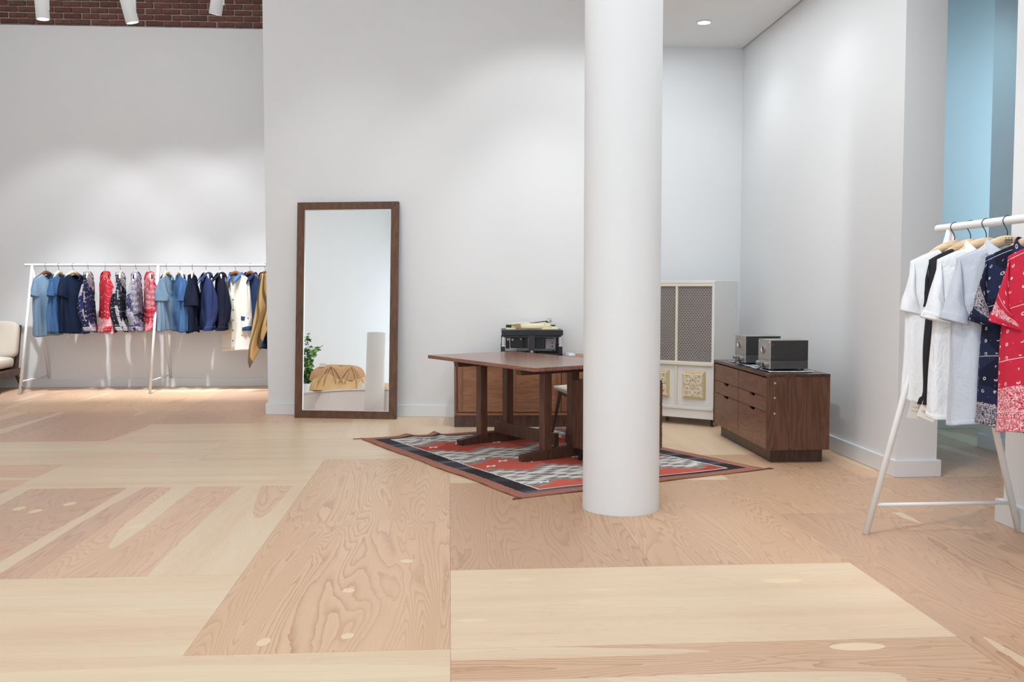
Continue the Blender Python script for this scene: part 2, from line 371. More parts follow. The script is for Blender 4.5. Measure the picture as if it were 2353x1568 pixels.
spot(None, (3.45, 6.6, 3.45), (4.35, 8.15, 1.9), 42, 95, 1.0, (.50, .82, 1.0), .15)  # unseen bluish spot added to light the hall, no lamp body
downlight(2.30, 8.60, 'bright recessed downlight in the white alcove ceiling')
downlight(2.30, 7.05, 'recessed downlight above the wooden drawer cabinet, over the picture edge')
downlight(2.30, 5.35, 'recessed downlight above the doorway side, over the picture edge', 32)
downlight(2.30, 3.6, 'recessed downlight nearest the camera, over the picture edge', 32)

# ------------------------------------------------------------------ standing mirror
def mirror():
    ang = math.atan2(9.05-9.236, -.51+1.492)
    t = thing('standing_mirror', 'tall mirror in a dark wooden frame leaning against the white wall', 'mirror', (-1.492, 9.236, 0), ang)
    w, h, th = 1.0, 2.08, .045; lean = radians(4.5)
    M = Matrix.Rotation(-lean, 4, 'X')          # top tips back, away from the room
    fw = .072
    prof = dict(bottom_rail=[(0,0),(w,0),(w-fw,fw),(fw,fw)], top_rail=[(0,h),(fw,h-fw),(w-fw,h-fw),(w,h)], stile=[(0,0),(fw,fw),(fw,h-fw),(0,h)])
    prof2 = [(w,0),(w,h),(w-fw,h-fw),(w-fw,fw)]
    def fr(name, poly):
        b = MB(); n = len(poly)
        b._add([M @ Vector((x, 0, z)) for x, z in poly]+[M @ Vector((x, th, z)) for x, z in poly],
               [tuple(range(n)), tuple(range(n, 2*n))[::-1]]+[(i, n+i, n+(i+1) % n, (i+1) % n) for i in range(n)])
        o = b.build(name, FRAMEW, t, bevel=.003); bm = bmesh.new(); bm.from_mesh(o.data); bmesh.ops.recalc_face_normals(bm, faces=bm.faces); bm.to_mesh(o.data); bm.free()
        return o
    for k, p in prof.items(): fr(k, p)
    fr('stile', prof2)
    MIR = plain('mirror_silver', (.90, .90, .88), .0, 1)
    g = MB(); g.box(fw-.01, w-fw+.01, .016, .020, fw-.01, h-fw+.01, M); g.build('mirror_glass', MIR, t)
    e = MB()
    SLV = plain('mirror_edge', (.7, .7, .68), .25, 1)
    e.box(fw, w-fw, .008, .016, h-fw-.008, h-fw, M).box(fw, w-fw, .008, .016, fw, fw+.006, M).box(fw, fw+.006, .008, .016, fw, h-fw, M).box(w-fw-.004, w-fw, .008, .016, fw, h-fw, M)
    e.build('glass_bead', SLV, t)
    MB().box(fw, w-fw, .03, .04, fw, h-fw, M).build('backing_board', WALND, t)
mirror()

# ------------------------------------------------------------------ rug
def rug():
    t = NT('woven_rug_wool'); co = t.uv(); sx = t.new('SeparateXYZ', {0: co}); x, y = sx.outputs[0], sx.outputs[1]
    ax, ay = t.math('ABSOLUTE', x), t.math('ABSOLUTE', y)
    wob = t.math('MULTIPLY', t.math('SUBTRACT', t.noise(t.mapping(co, (3, 22, 1)), 1, 2), .5), .02)
    # distance to the border
    d = t.math('MINIMUM', t.math('SUBTRACT', .96, ax), t.math('SUBTRACT', 1.285, ay))
    dx = t.math('ADD', t.math('SUBTRACT', .96, ax), wob)
    dy = t.math('SUBTRACT', 1.285, ay)
    db = t.math('MINIMUM', dx, t.math('ADD', dy, .07))
    # serrated bands across the rug, repeated along its length
    saw = t.math('PINGPONG', t.math('ADD', y, t.math('MULTIPLY', wob, .3)), .026)
    xs_ = t.math('ADD', x, t.math('MULTIPLY', saw, 3.2))
    dm = t.math('DIVIDE', t.math('PINGPONG', xs_, .21), .21)
    bandf = t.math('DIVIDE', t.math('PINGPONG', t.math('ADD', y, .28), .44), .44)
    fz = t.math('ADD', bandf, t.math('MULTIPLY', dm, .40))
    RED = lin(214,104,88); RED2 = lin(186,84,70); GREY = lin(140,128,124); LG = lin(166,156,150); WHT = lin(228,224,218)
    patch_ = t.math('GREATER_THAN', t.noise(t.mapping(co, (2.2, 1.2, 1)), 1.0, 0), .55)
    red = t.mix(patch_, RED, RED2)
    field = t.mix(t.math('GREATER_THAN', fz, .60), red, LG)
    field = t.mix(t.math('GREATER_THAN', fz, .68), field, GREY); field = t.mix(t.math('GREATER_THAN', fz, .78), field, WHT)
    field = t.mix(t.math('GREATER_THAN', fz, .96), field, GREY); field = t.mix(t.math('GREATER_THAN', fz, 1.10), field, WHT); field = t.mix(t.math('GREATER_THAN', fz, 1.27), field, LG)
    band = t.noise(t.mapping(co, (.2, 2.4, 1)), 1.0, 1)
    NAVY = t.ramp(band, [(0, lin(56,52,54)), (.42, lin(68,66,72)), (.48, lin(104,104,110)), (.56, lin(72,72,80)), (1, lin(62,60,64))], 'CONSTANT')
    BRN = t.mix(t.noise(t.mapping(co, (.3, 2.0, 1)), 1.0, 1), lin(160,106,88), lin(190,134,116))
    c = t.mix(t.math('GREATER_THAN', db, .222), WHT, field)
    c = t.mix(t.math('GREATER_THAN', db, .207), NAVY, c)
    c = t.mix(t.math('GREATER_THAN', t.math('MINIMUM', dx, dy), .085), BRN, c)
    rib = t.math('SINE', t.math('MULTIPLY', y, 900.0))
    nz = t.noise(t.mapping(co, (40, 160, 1)), 1, 3)
    c = t.mix(t.math('MULTIPLY', nz, .25), c, t.mix(.5, c, (.02, .02, .02)))
    t.set(Base_Color=c, Roughness=.95, Specular_IOR_Level=.1); t.bump(t.math('ADD', t.math('MULTIPLY', rib, .3), nz), .5, .003)
    rz = radians(25.4)
    o = thing('rug', 'handwoven red, grey and black geometric rug beneath the wooden table', 'rug', (.712, 7.118, .001), rz)
    hx, hy, NX, NY = .96, 1.285, 70, 96
    def z(u, v):
        x = (u*2-1)*hx; y = (v*2-1)*hy
        e = 0
        e += .030*math.exp(-((y-1.285)/.14)**2)*math.exp(-((x+.30)/.035)**2)          # ripples on the far edge
        e += .018*math.exp(-((y-1.285)/.18)**2)*math.exp(-((x+.55)/.05)**2)
        e += .004*max(0, sin(y*21))*math.exp(-((x+.96)/.05)**2)
        e += .003*(1+sin(x*9+y*5))*.5
        return e
    Mi = (Matrix.Translation((.712, 7.118, 0)) @ Matrix.Rotation(rz, 4, 'Z')).inverted()
    cn, cr, cl, cf = [Mi @ Vector(p+(0,)) for p in ((.422, 5.579), (2.167, 6.373), (-.738, 7.876), (1.02, 8.42))]   # the weave has pulled out of square
    def f(u, v):
        p = cn.lerp(cr, u).lerp(cl.lerp(cf, u), v); x = (u*2-1)*hx; y = (v*2-1)*hy
        sag = -.035*sin(pi*v)*max(0, 1-u*2.5)
        return (p.x+.006*sin(y*7)*(abs(u*2-1)**6)-sag*.0, p.y+.006*sin(x*6)*(abs(v*2-1)**6), .006+z(u, v))
    b = MB(); b.grid(f, NX, NY, uvf=lambda u, v: ((u*2-1)*hx, (v*2-1)*hy))
    g = b.build('weave', t.m, o, smooth=True); m = g.modifiers.new('solid', 'SOLIDIFY'); m.thickness = .006; m.offset = -1
    BT = plain('rug_motif_wool', lin(234,230,222), .95, var=.05)
    def motif(x, y, s=1):
        b = MB(); w, h = .050*s, .030*s
        poly = [(-w, -h), (-w*.1, -h*.1), (w*.35, -h), (w, h), (w*.1, h*.1), (-w*.35, h)]
        px_, py_, zz = f((x/hx+1)/2, (y/hy+1)/2)
        b.prism([(px_+p, py_+q) for p, q in poly], zz-.001, zz+.0022).build('white_motif', BT, o)
    for k, (x, y) in enumerate([(-.60,-.96),(-.18,-.93),(.25,-.95),(.62,-.93),(-.62,-.30),(-.45,-.16),(-.30,-.26),(-.10,-.05),(-.55,-.02),(.12,-.22),(.40,-.12),(.6,-.25),
                                (-.62,.62),(-.35,.72),(-.05,.66),(.3,.7),(-.5,1.0),(.55,.72),(.62,-.55),(.30,-.60)]): motif(x, y)
    TS = plain('rug_tassel_wool', lin(96,58,46), .95, var=.1)
    for (sx, sy), cc in zip(((-1,-1),(1,-1),(-1,1),(1,1)), (cn, cr, cl, cf)):
        b = MB()
        for k in range(5):
            a = random.uniform(-.4, .4)
            b.tube([(cc.x, cc.y, .005), (cc.x+sx*(.03+.006*k), cc.y+sy*.012*a, .006), (cc.x+sx*.06, cc.y+sy*(.03*a+.01), .003)], [.004, .003, .001], 6)
        b.build('corner_tassel', TS, o)
rug()

# ------------------------------------------------------------------ trestle table
def table():
    rz = radians(30)
    u = Vector((cos(rz), sin(rz), 0)); v = Vector((-sin(rz), cos(rz), 0))
    N = Vector((.584, 6.505, 0)); w, l = .86, 1.52
    c0 = N+u*(w/2)+v*(l/2)
    t = thing('trestle_table', 'dark walnut trestle table standing on the patterned rug', 'table', (c0.x, c0.y, .007), rz)
    zt = .693
    tm = B(-w/2, w/2, -l/2, l/2, zt-.028, zt)
    tm.build('table_top', TTOP, t, bevel=.003)
    for k, y in enumerate((-.535, .335)):
        b = MB()  # foot: tapering ends, rising to the middle
        prof = [(-.365, 0), (.365, 0), (.372, .045), (.12, .085), (-.12, .085), (-.372, .045)]
        n = len(prof)
        Mf = Matrix.Translation((-.02, y, 0)) @ Matrix(((1,0,0,0),(0,0,1,0),(0,1,0,0),(0,0,0,1)))
        b.prism(prof, -.032, .032, Mf); f = b.build('foot', WALND, t, bevel=.003)
        br = MB().prism([(-.40, zt-.028), (.40, zt-.028), (.385, zt-.068), (-.385, zt-.068)], -.03, .03, Mf); br.build('top_bearer', WALND, t, bevel=.002)
        for x in (-.155, .095): B(-.02+x-.032, -.02+x+.032, y-.034, y+.034, .07, zt-.06).build('post', WALNX, t, bevel=.003)
    B(-.075, -.035, -.51, .31, .085, .175).build('stretcher', WALND, t, bevel=.003)
table()
def pedestal():
    rz = radians(30); A = Vector((.885, 6.80, 0)); u = Vector((cos(rz), sin(rz), 0)); v = Vector((-sin(rz), cos(rz), 0))
    D, Wd = .40, .50; c0 = A-v*D/2+u*Wd/2
    t = thing('drawer_pedestal', 'small dark wooden pedestal half hidden behind the white column', 'cabinet', (c0.x, c0.y, .007), rz)
    B(-Wd/2, Wd/2, -D/2, D/2, .09, .585).build('carcass', WALNX, t, bevel=.003)
    for k in range(3): B(-Wd/2+.01, Wd/2-.01, -D/2-.016, -D/2, .10+.16*k, .25+.16*k).build('drawer', WALN, t, bevel=.002)
    for sx in (-1, 1):
        for sy in (-1, 1): MB().tube([(sx*(Wd/2-.05), sy*(D/2-.05), .092), (sx*(Wd/2-.04), sy*(D/2-.04), 0)], [.024, .015], 10).build('leg', BLACK, t)
pedestal()
def chair():
    t = thing('dining_chair', 'wooden chair with a pale seat tucked between table and low cabinet', 'chair', (1.13, 7.82, .001), radians(-82))
    SEAT = plain('pale_seat_cushion', lin(226,220,206), .8, var=.04)
    MB().grid(lambda a, b: ((a-.5)*.46*(1-.12*b), (b-.5)*.44, .405+.02*(1-abs(2*a-1)**4)*(1-abs(2*b-1)**4)), 12, 12).build('seat', SEAT, t, smooth=True, solid=.028)
    B(-.2, .2, -.19, .19, .355, .392).build('seat_frame', WALND, t, bevel=.006)
    for x, y in ((-.19,-.19),(.19,-.19),(-.17,.19),(.17,.19)): MB().tube([(x*.9, y*.9, .38), (x*1.22, y*1.22, 0)], [.017, .011], 10).build('leg', WALND, t)
    for x in (-.19, .19): MB().tube([(x, .19, .37), (x*1.02, .27, .78)], [.016, .011], 10).build('back_post', WALND, t)
    MB().grid(lambda a, b: ((a-.5)*.46, .262+.03*(1-(2*a-1)**2)+.02*b, .62+.16*b), 12, 4).build('backrest', WALND, t, smooth=True, solid=.014)
chair()

# ------------------------------------------------------------------ low panelled cabinet with the open-frame turntable
def low_cabinet():
    rz = radians(-2.7)
    t = thing('low_cabinet', 'reddish panelled wood cabinet against the wall behind the table', 'cabinet', (.042, 8.512, 0), rz)
    L, D, H = 1.42, .50, .622
    B(.0, L, .0, D, 0, .105).build('plinth', WALND, t, bevel=.002)
    B(.0, L, .012, D, .105, H-.022).build('carcass', CHERRYV, t)
    B(-.002, L+.002, -.004, D+.005, H-.022, H).build('cabinet_top', CHERRY, t, bevel=.002)
    B(.022, L-.01, -.006, .014, .105, .128).build('bottom_rail', CHERRY, t, bevel=.002)
    B(.0, .022, -.006, .014, .105, H-.022).build('end_stile', CHERRYV, t, bevel=.002)
    xs = [.028, .50, .96, L-.02]
    for i in range(3):
        a, b = xs[i]+.004, xs[i+1]-.004
        d = B(a, b, -.002, .013, .138, H-.028).build('door', CHERRY, t, bevel=.001)
        B(a, a+.042, -.010, .0, .138, H-.028).build('door_stile', CHERRYV, d, bevel=.002)
        B(b-.042, b, -.010, .0, .138, H-.028).build('door_stile', CHERRYV, d, bevel=.002)
        B(a+.042, b-.042, -.010, .0, .138, .175).build('door_rail', CHERRY, d, bevel=.002)
        B(a+.042, b-.042, -.010, .0, H-.07, H-.028).build('door_rail', CHERRY, d, bevel=.002)
low_cabinet()
def turntable():
    t = thing('turntable', 'black open-frame turntable with cream deck and tonearms on low cabinet', 'turntable', (.755, 8.79, .622), radians(-2.2))
    CRM = plain('cream_deck', lin(226,214,178), .35, var=.03); GRY = plain('grey_steel_box', lin(150,146,150), .5, var=.08, vs_=12); SIL = plain('silver_bracket', lin(196,196,192), .35, .4, var=.05)
    TANB = plain('tan_block', lin(176,152,106), .6)
    w, d = .277, .20
    bs = MB()
    bs.box(-w, w, -d, -d+.035, 0, .03).box(-w, w, d-.035, d, 0, .03).box(-w, -w+.03, -d, d, 0, .03).box(w-.03, w, -d, d, 0, .03)
    bs.build('base_frame', BLACK, t, bevel=.002)
    for x in (-w, w-.034):
        for y in (-d, d-.034): B(x, x+.034, y, y+.034, .03, .098).build('corner_post', BLACK, t, bevel=.002)
        for y in (-d+.004, d-.03): B(x+.004, x+.026, y, y+.026, .098, .182).build('damper', SIL if y < 0 else BLACK, t, bevel=.003)
        B(x+.0, x+.036, -d-.002, -d+.036, .094, .108).build('damper_cap', SIL, t, bevel=.002)
    top = B(-w+.005, w+.005, -d-.004, d, .196, .244).build('top_frame', BLACK, t, bevel=.003)
    MB().box(-w+.02, w-.01, -d+.01, d-.01, .176, .197).build('lower_chassis', BLACK, t)
    MB().box(-.028, .026, -d-.002, -d+.012, 0, .196).build('centre_plate', plain('charcoal_plate', (.028, .028, .03), .5), t, bevel=.002)
    Mx = Matrix.Translation((-.002, -d-.003, .05)) @ Matrix.Rotation(pi/2, 4, 'X')
    MB().lathe([(.010, -.002), (.010, .002)], 16, Mx).build('badge', SIL, t)
    for nm, a in (('motor_box', (-.19, -.07, -.10, .10, .075, .176)), ('power_unit', (.03, .12, -.12, .10, .072, .176)), ('capacitor_box', (-.235, -.20, -.08, .04, .07, .176)), ('motor_housing', (-.068, -.034, -.09, .1, .075, .176))):
        B(*a).build(nm, BLACK, t, bevel=.003)
    g = B(.128, .215, -.13, -.02, .068, .165).build('control_box', GRY, t, bevel=.002)
    for z in (.125, .092):
        MB().lathe([(.006, 0), (.006, .008)], 12, Matrix.Translation((.188, -.13, z)) @ Matrix.Rotation(pi/2, 4, 'X')).build('screw', BLACK, g)
    for x, z, r in ((-.215, .158, .012), (-.175, .155, .010), (-.10, .16, .008)):
        MB().lathe([(r, 0), (r, .03)], 12, Matrix.Translation((x, -.12, z)) @ Matrix.Rotation(pi/2, 4, 'X')).build('solenoid', plain('copper_part', lin(190,150,120), .4, .5), t)
    for pts in ([(-.13, -.12, .06), (-.10, -.13, .035), (-.03, -.12, .022)], [(-.22, -.15, .045), (-.185, -.16, .047), (-.18, -.16, .03), (-.185, -.15, .012)], [(.045, -.14, .06), (.07, -.15, .035), (.10, -.15, .012)], [(.03, -.15, .036), (.12, -.15, .034), (.14, -.15, .018)], [(.19, -.14, .06), (.23, -.15, .03), (.22, -.15, .012)]):
        MB().tube(pts, .0032, 6).build('wire', BLACK, t, smooth=True)
    # cream deck, platter, arms
    MB().prism([(-.235, -.165), (.245, -.165), (.245, .165), (-.235, .165)], .244, .262).build('deck', CRM, t, bevel=.006)
    pl = MB().lathe([(.205, .262), (.205, .282), (.198, .292), (.19, .300)], 48).build('platter', CRM, t, auto=True, loc=(-.01, .01, 0))
    MB().lathe([(.188, .300), (.188, .304)], 48).build('platter_mat', plain('pale_mat', lin(214,208,190), .6), pl)
    MB().lathe([(.004, .304), (.004, .316)], 10).build('spindle', CHROME, pl)
    B(-.148, -.102, -.185, -.155, .262, .300).build('tan_block', TANB, t, bevel=.002)
    a = MB().tube([(-.22, -.14, .288), (.0, -.15, .290), (.12, -.14, .292)], .0035, 8).build('front_tonearm', DARKMET, t)
    B(-.235, -.185, -.16, -.12, .266, .292).build('arm_rest', BLACK, t, bevel=.004)
    arm = thing_part('rear_tonearm', t)
    MB().tube([(.005, -.06, .304), (.12, .02, .314), (.165, .04, .318)], .0042, 8).build('arm_tube', BLACK, arm)
    MB().box(-.012, .03, -.07, -.05, .297, .308).build('headshell', BLACK, arm, bevel=.002)
    Mc = Matrix.Translation((.165, .045, .322)) @ Matrix.Rotation(pi/2, 4, 'Y') @ Matrix.Rotation(.4, 4, 'X')
    MB().lathe([(.012, -.02), (.022, -.012), (.022, .022), (.016, .028)], 20, Mc).build('counterweight', CHROME, arm, auto=True)
    MB().tube([(.15, .03, .262), (.15, .03, .312)], .010, 12).build('arm_post', BLACK, arm)
    B(.19, .22, -.08, -.06, .275, .288).build('cueing_lever', BLACK, t, bevel=.002)
    MB().tube([(.17, -.05, .29), (.195, -.07, .28)], .004, 6).build('cueing_rod', BLACK, t)
def thing_part(name, parent):
    o = bpy.data.objects.new(name, None); COL.objects.link(o); o.parent = parent; return o
turntable()
def cloth_scrap():
    PALEB = plain('pale_blue_rag', lin(206,222,230), .9, var=.06)
    b = MB(); b.grid(lambda a, v: (.045*cos(2*pi*a)*(1-v*.9)*(1+.2*sin(6*pi*a)), .04*sin(2*pi*a)*(1-v*.9)*(1+.2*sin(4*pi*a)), .001+.022*sin(v*2.6)+.008*sin(9*a*pi+v*6)*v), 24, 6, closed=True)
    tag(b.build('cleaning_cloth', PALEB, smooth=True, loc=(1.12, 8.76, .622)), 'crumpled pale blue cloth on low cabinet right of the turntable', 'cloth')
    b = MB().tube([(0, 0, .005), (.04, .01, .009), (.075, 0, .006)], [.002, .007, .002], 8)
    tag(b.build('stylus_brush', BLACK, smooth=True, loc=(.385, 8.72, .6225)), 'tiny black brush lying on low cabinet left of the turntable', 'brush')
cloth_scrap()

# ------------------------------------------------------------------ white speaker cabinet
def speaker():
    ang = radians(-38.8); t = thing('speaker_cabinet', 'large white loudspeaker cabinet with mesh grilles and carved panels in the corner', 'speaker', (2.351, 8.328, 0), ang)
    W_, D, z0, H = .735, .55, .068, 1.315   # local +x runs right along the front; the front lies at y = 0
    WP = plain('speaker_white_paint', (.80, .79, .77), .5, var=.03); GOLD = plain('antiqued_panel', lin(214,192,150), .6, var=.12, vs_=14); GLZ = plain('aged_white_glaze', lin(232,224,206), .55, var=.06, vs_=40)
    B(-W_, 0, .02, D, z0, H).build('carcass', WP, t, bevel=.003)
    def fb(n, x0, x1, z0_, z1, y0=-.004, y1=.02, m=None, bv=.003): return B(x0, x1, y0, y1, z0_, z1).build(n, m or WP, t, bevel=bv)
    fb('base_board', -W_, 0, z0, .150); fb('base_moulding', -W_, 0, .150, .178, -.018)
    fb('top_rail', -W_, 0, 1.29, H); fb('top_moulding', -W_+.02, -.022, 1.262, 1.29, -.002, .02, GLZ); fb('waist_moulding', -W_, 0, .548, .583, -.016, .02, GLZ, .006)
    for x0, x1 in ((-.024, 0), (-W_, -W_+.024)): fb('stile', x0, x1, .178, 1.29)
    fb('centre_stile', -.378, -.356, .178, 1.262, -.004, .02, GLZ)
    # grille: woven metal scales
    tg = NT('woven_metal_grille'); co = tg.obj(); sp = tg.new('SeparateXYZ', {0: co}); gx, gz = sp.outputs[0], sp.outputs[2]
    row = tg.math('MULTIPLY', gz, 62.0); rf = tg.math('FRACT', row); ri = tg.math('MODULO', tg.math('FLOOR', row), 2.0)
    cx = tg.math('SUBTRACT', tg.math('FRACT', tg.math('ADD', tg.math('MULTIPLY', gx, 38.0), tg.math('MULTIPLY', ri, .5))), .5)
    arc = tg.math('ADD', rf, tg.math('MULTIPLY', tg.math('MULTIPLY', cx, cx), 2.6))
    band_ = tg.math('SUBTRACT', 1.0, tg.math('MULTIPLY', tg.math('ABSOLUTE', tg.math('SUBTRACT', arc, .75)), 3.4), clamp=True)
    tg.set(Base_Color=tg.mix(band_, lin(118,110,106), lin(184,178,172)), Roughness=.45, Metallic=.25); tg.bump(band_, .6, .004)
    for x0, x1 in ((-.356, -.024), (-W_+.024, -.378)):
        fb('grille', x0, x1, .583, 1.262, .012, .021, tg.m, 0)
        fb('lower_panel', x0, x1, .178, .548, .008, .022)
        cx_ = (x0+x1)/2; cz = .372; hw, hh = .112, .128
        pn = MB()
        pn._add([(cx_-hw, .009, cz-hh), (cx_+hw, .009, cz-hh), (cx_+hw, .009, cz+hh), (cx_-hw, .009, cz+hh), (cx_-hw+.014, -.022, cz-hh+.014), (cx_+hw-.014, -.022, cz-hh+.014), (cx_+hw-.014, -.022, cz+hh-.014), (cx_-hw+.014, -.022, cz+hh-.014)],
                [(0,1,5,4),(1,2,6,5),(2,3,7,6),(3,0,4,7),(4,5,6,7)])
        cp = pn.build('carved_panel', GOLD, t)
        def scroll(ox, oz, sx, sz, swap):
            pts = []
            for k in range(26):
                q = k/25
                if q < .35:
                    r = q/.35; p = (.004+.058*r, .006+.004*sin(r*pi))
                else:
                    r = (q-.35)/.65; a = -pi*.5+r*pi*2.7; R = .027*(1-.70*r); p = (.062+cos(a)*R, .033+sin(a)*R)
                if swap: p = (p[1], p[0])
                pts.append((ox+sx*p[0], -.024, oz+sz*p[1]))
            MB().tube(pts, [.0065]*20+[.006]*3+[.007, .008, .006], 8).build('scroll', GLZ, cp, smooth=True)
        for sx in (1, -1):
            for sz in (1, -1):
                ox, oz = cx_-sx*(hw-.022), cz-sz*(hh-.024)
                scroll(ox, oz, sx, sz*1, False); scroll(ox, oz, sx, sz*1.1, True)
                MB().lathe([(.004, -.008), (.010, 0), (.004, .006)], 12, Matrix.Translation((ox, -.024, oz)) @ Matrix.Rotation(pi/2, 4, 'X')).build('corner_boss', GLZ, cp, smooth=True)
        for r, y in ((.024, -.023), (.011, -.027)):
            b = MB(); ring = [(cx_+cos(2*pi*k/16)*r*(1+.15*cos(4*2*pi*k/16)), y, cz+sin(2*pi*k/16)*r*1.05) for k in range(17)]
            b.tube(ring, .0045, 6, cap=False).build('rosette', GLZ, cp, smooth=True)
    for x, y in ((-.03, .05), (-.03, D-.06), (-W_+.05, .05), (-W_+.05, D-.06)):
        Mc = Matrix.Translation((x, y, .027)) @ Matrix.Rotation(pi/2, 4, 'Y')
        cst = MB().lathe([(.02, -.012), (.027, -.009), (.027, .009), (.02, .012)], 20, Mc).build('caster_wheel', BLACK, t, auto=True)
        MB().lathe([(.012, -.0135), (.012, .0135)], 14, Mc).build('hub', CHROME, cst)
        MB().box(x-.016, x+.016, y-.012, y+.012, .048, z0).build('caster_fork', DARKMET, t)
speaker()

# ------------------------------------------------------------------ walnut drawer cabinet with two amplifiers
def drawer_cabinet():
    t = thing('drawer_cabinet', 'dark walnut drawer cabinet with dovetailed corners by the right wall', 'cabinet', (2.243, 6.575, 0), 0)
    D, L, z0, H = .455, 1.375, .098, .640   # x: depth to the wall, y: length away from the camera; the front lies at x = 0
    B(.055, D-.02, .075, L-.05, 0, z0+.005).build('plinth', WALND, t, bevel=.002)
    B(0, D, 0, .022, z0, H-.02).build('end_panel', WALNX, t, bevel=.001); B(0, D, L-.022, L, z0, H-.02).build('end_panel', WALNX, t, bevel=.001)
    B(0, D, 0, L, H-.02, H).build('cabinet_top', wood('walnut_cabinet_top', lin(66,42,32), lin(104,70,54), (26, 3, 26), .25), t, bevel=.001)
    B(.015, D, .022, L-.022, z0, z0+.018).build('cabinet_bottom', WALND, t); B(D-.012, D-.004, .022, L-.022, z0+.018, H-.02).build('back_panel', WALND, t)
    B(.02, D-.012, L/2-.009, L/2+.009, z0+.018, H-.02).build('divider', WALND, t)
    DF = wood('walnut_drawer_front', lin(104,68,52), lin(138,97,76), (26, 3, 26), .36)
    hs = [(z0+.004, .365), (.369, .470), (.474, H-.030)]
    for y0, y1 in ((.026, L/2-.006), (L/2+.006, L-.026)):
        for k, (a, b) in enumerate(hs):
            ym = (y0+y1)/2; hw = .055; cut = .020
            # drawer front with a dovetail-shaped finger notch in its top edge
            if k < 2: poly = [(y0, a), (y1, a), (y1, b), (ym+hw+.012, b), (ym+hw-.006, b-cut), (ym-hw+.006, b-cut), (ym-hw-.012, b), (y0, b)]
            else: poly = [(y0, a), (y1, a), (y1, b), (y0, b)]
            n = len(poly); m = MB(); m._add([(.004, y, z) for y, z in poly]+[(.022, y, z) for y, z in poly], [tuple(range(n)), tuple(range(n, 2*n))[::-1]]+[(i, n+i, n+(i+1) % n, (i+1) % n) for i in range(n)])
            o = m.build('drawer_front' if k else 'drawer_front', DF, t); bm = bmesh.new(); bm.from_mesh(o.data); bmesh.ops.recalc_face_normals(bm, faces=bm.faces); bm.to_mesh(o.data); bm.free()
            MB().box(.022, .06, y0+.01, y1-.01, a+.005, b-.03).build('drawer_box', BLACK, o)
    DT = wood('dovetail_endgrain', lin(40,24,18), lin(58,36,27), (26, 26, 26), .5)
    for k in range(10):
        x = .03+k*.0445
        m = MB(); m._add([(x-.011, -.0008, H-.0205), (x+.011, -.0008, H-.0205), (x, -.0008, H-.001)][::1]+[(x-.011, .003, H-.0205), (x+.011, .003, H-.0205), (x, .003, H-.001)], [(0,1,2),(5,4,3),(0,3,4,1),(1,4,5,2),(2,5,3,0)])
        m.build('dovetail', DT, t)
    for z in (.577, .472, .360):
        MB().lathe([(.0075, 0), (.0075, .003), (.004, .004)], 14, Matrix.Translation((.055, 0, z)) @ Matrix.Rotation(pi/2, 4, 'X')).build('brass_plug', BRASS, t, smooth=False)
    for x in (.17, .30, .04): MB().lathe([(.006, 0), (.006, .0015)], 12, Matrix.Translation((x, 0, z0+.012)) @ Matrix.Rotation(pi/2, 4, 'X')).build('wood_peg', DT, t)
drawer_cabinet()
def mat_cloth():
    t = NT('striped_cotton'); co = t.obj(); sp = t.new('SeparateXYZ', {0: co}); x, y = sp.outputs[0], sp.outputs[1]
    a = t.math('GREATER_THAN', t.math('PINGPONG', t.math('ADD', y, t.math('MULTIPLY', t.math('SNAP', x, .05), .4)), .022), .010)
    b2 = t.math('GREATER_THAN', t.math('PINGPONG', x, .03), .006)
    c = t.mix(t.math('MULTIPLY', a, b2), lin(30,36,58), lin(206,216,224))
    c = t.mix(t.math('LESS_THAN', y, -.478), c, lin(220,220,216)); t.set(Base_Color=c, Roughness=.9); t.bump(t.noise(co, 160, 2), .3, .002)
    m = MB(); m.grid(lambda u, v: ((u-.5)*.33, (v-.5)*1.02, .0045+.0035*(sin(v*31)+sin(u*9+v*13))*.5*abs(u*2-1)**3), 24, 60)
    tag(m.build('cloth_runner', t.m, smooth=True, solid=.003, loc=(2.243+.225, 6.575+.64, .6405)), 'navy and white patterned cloth spread on the walnut drawer cabinet', 'cloth')
mat_cloth()
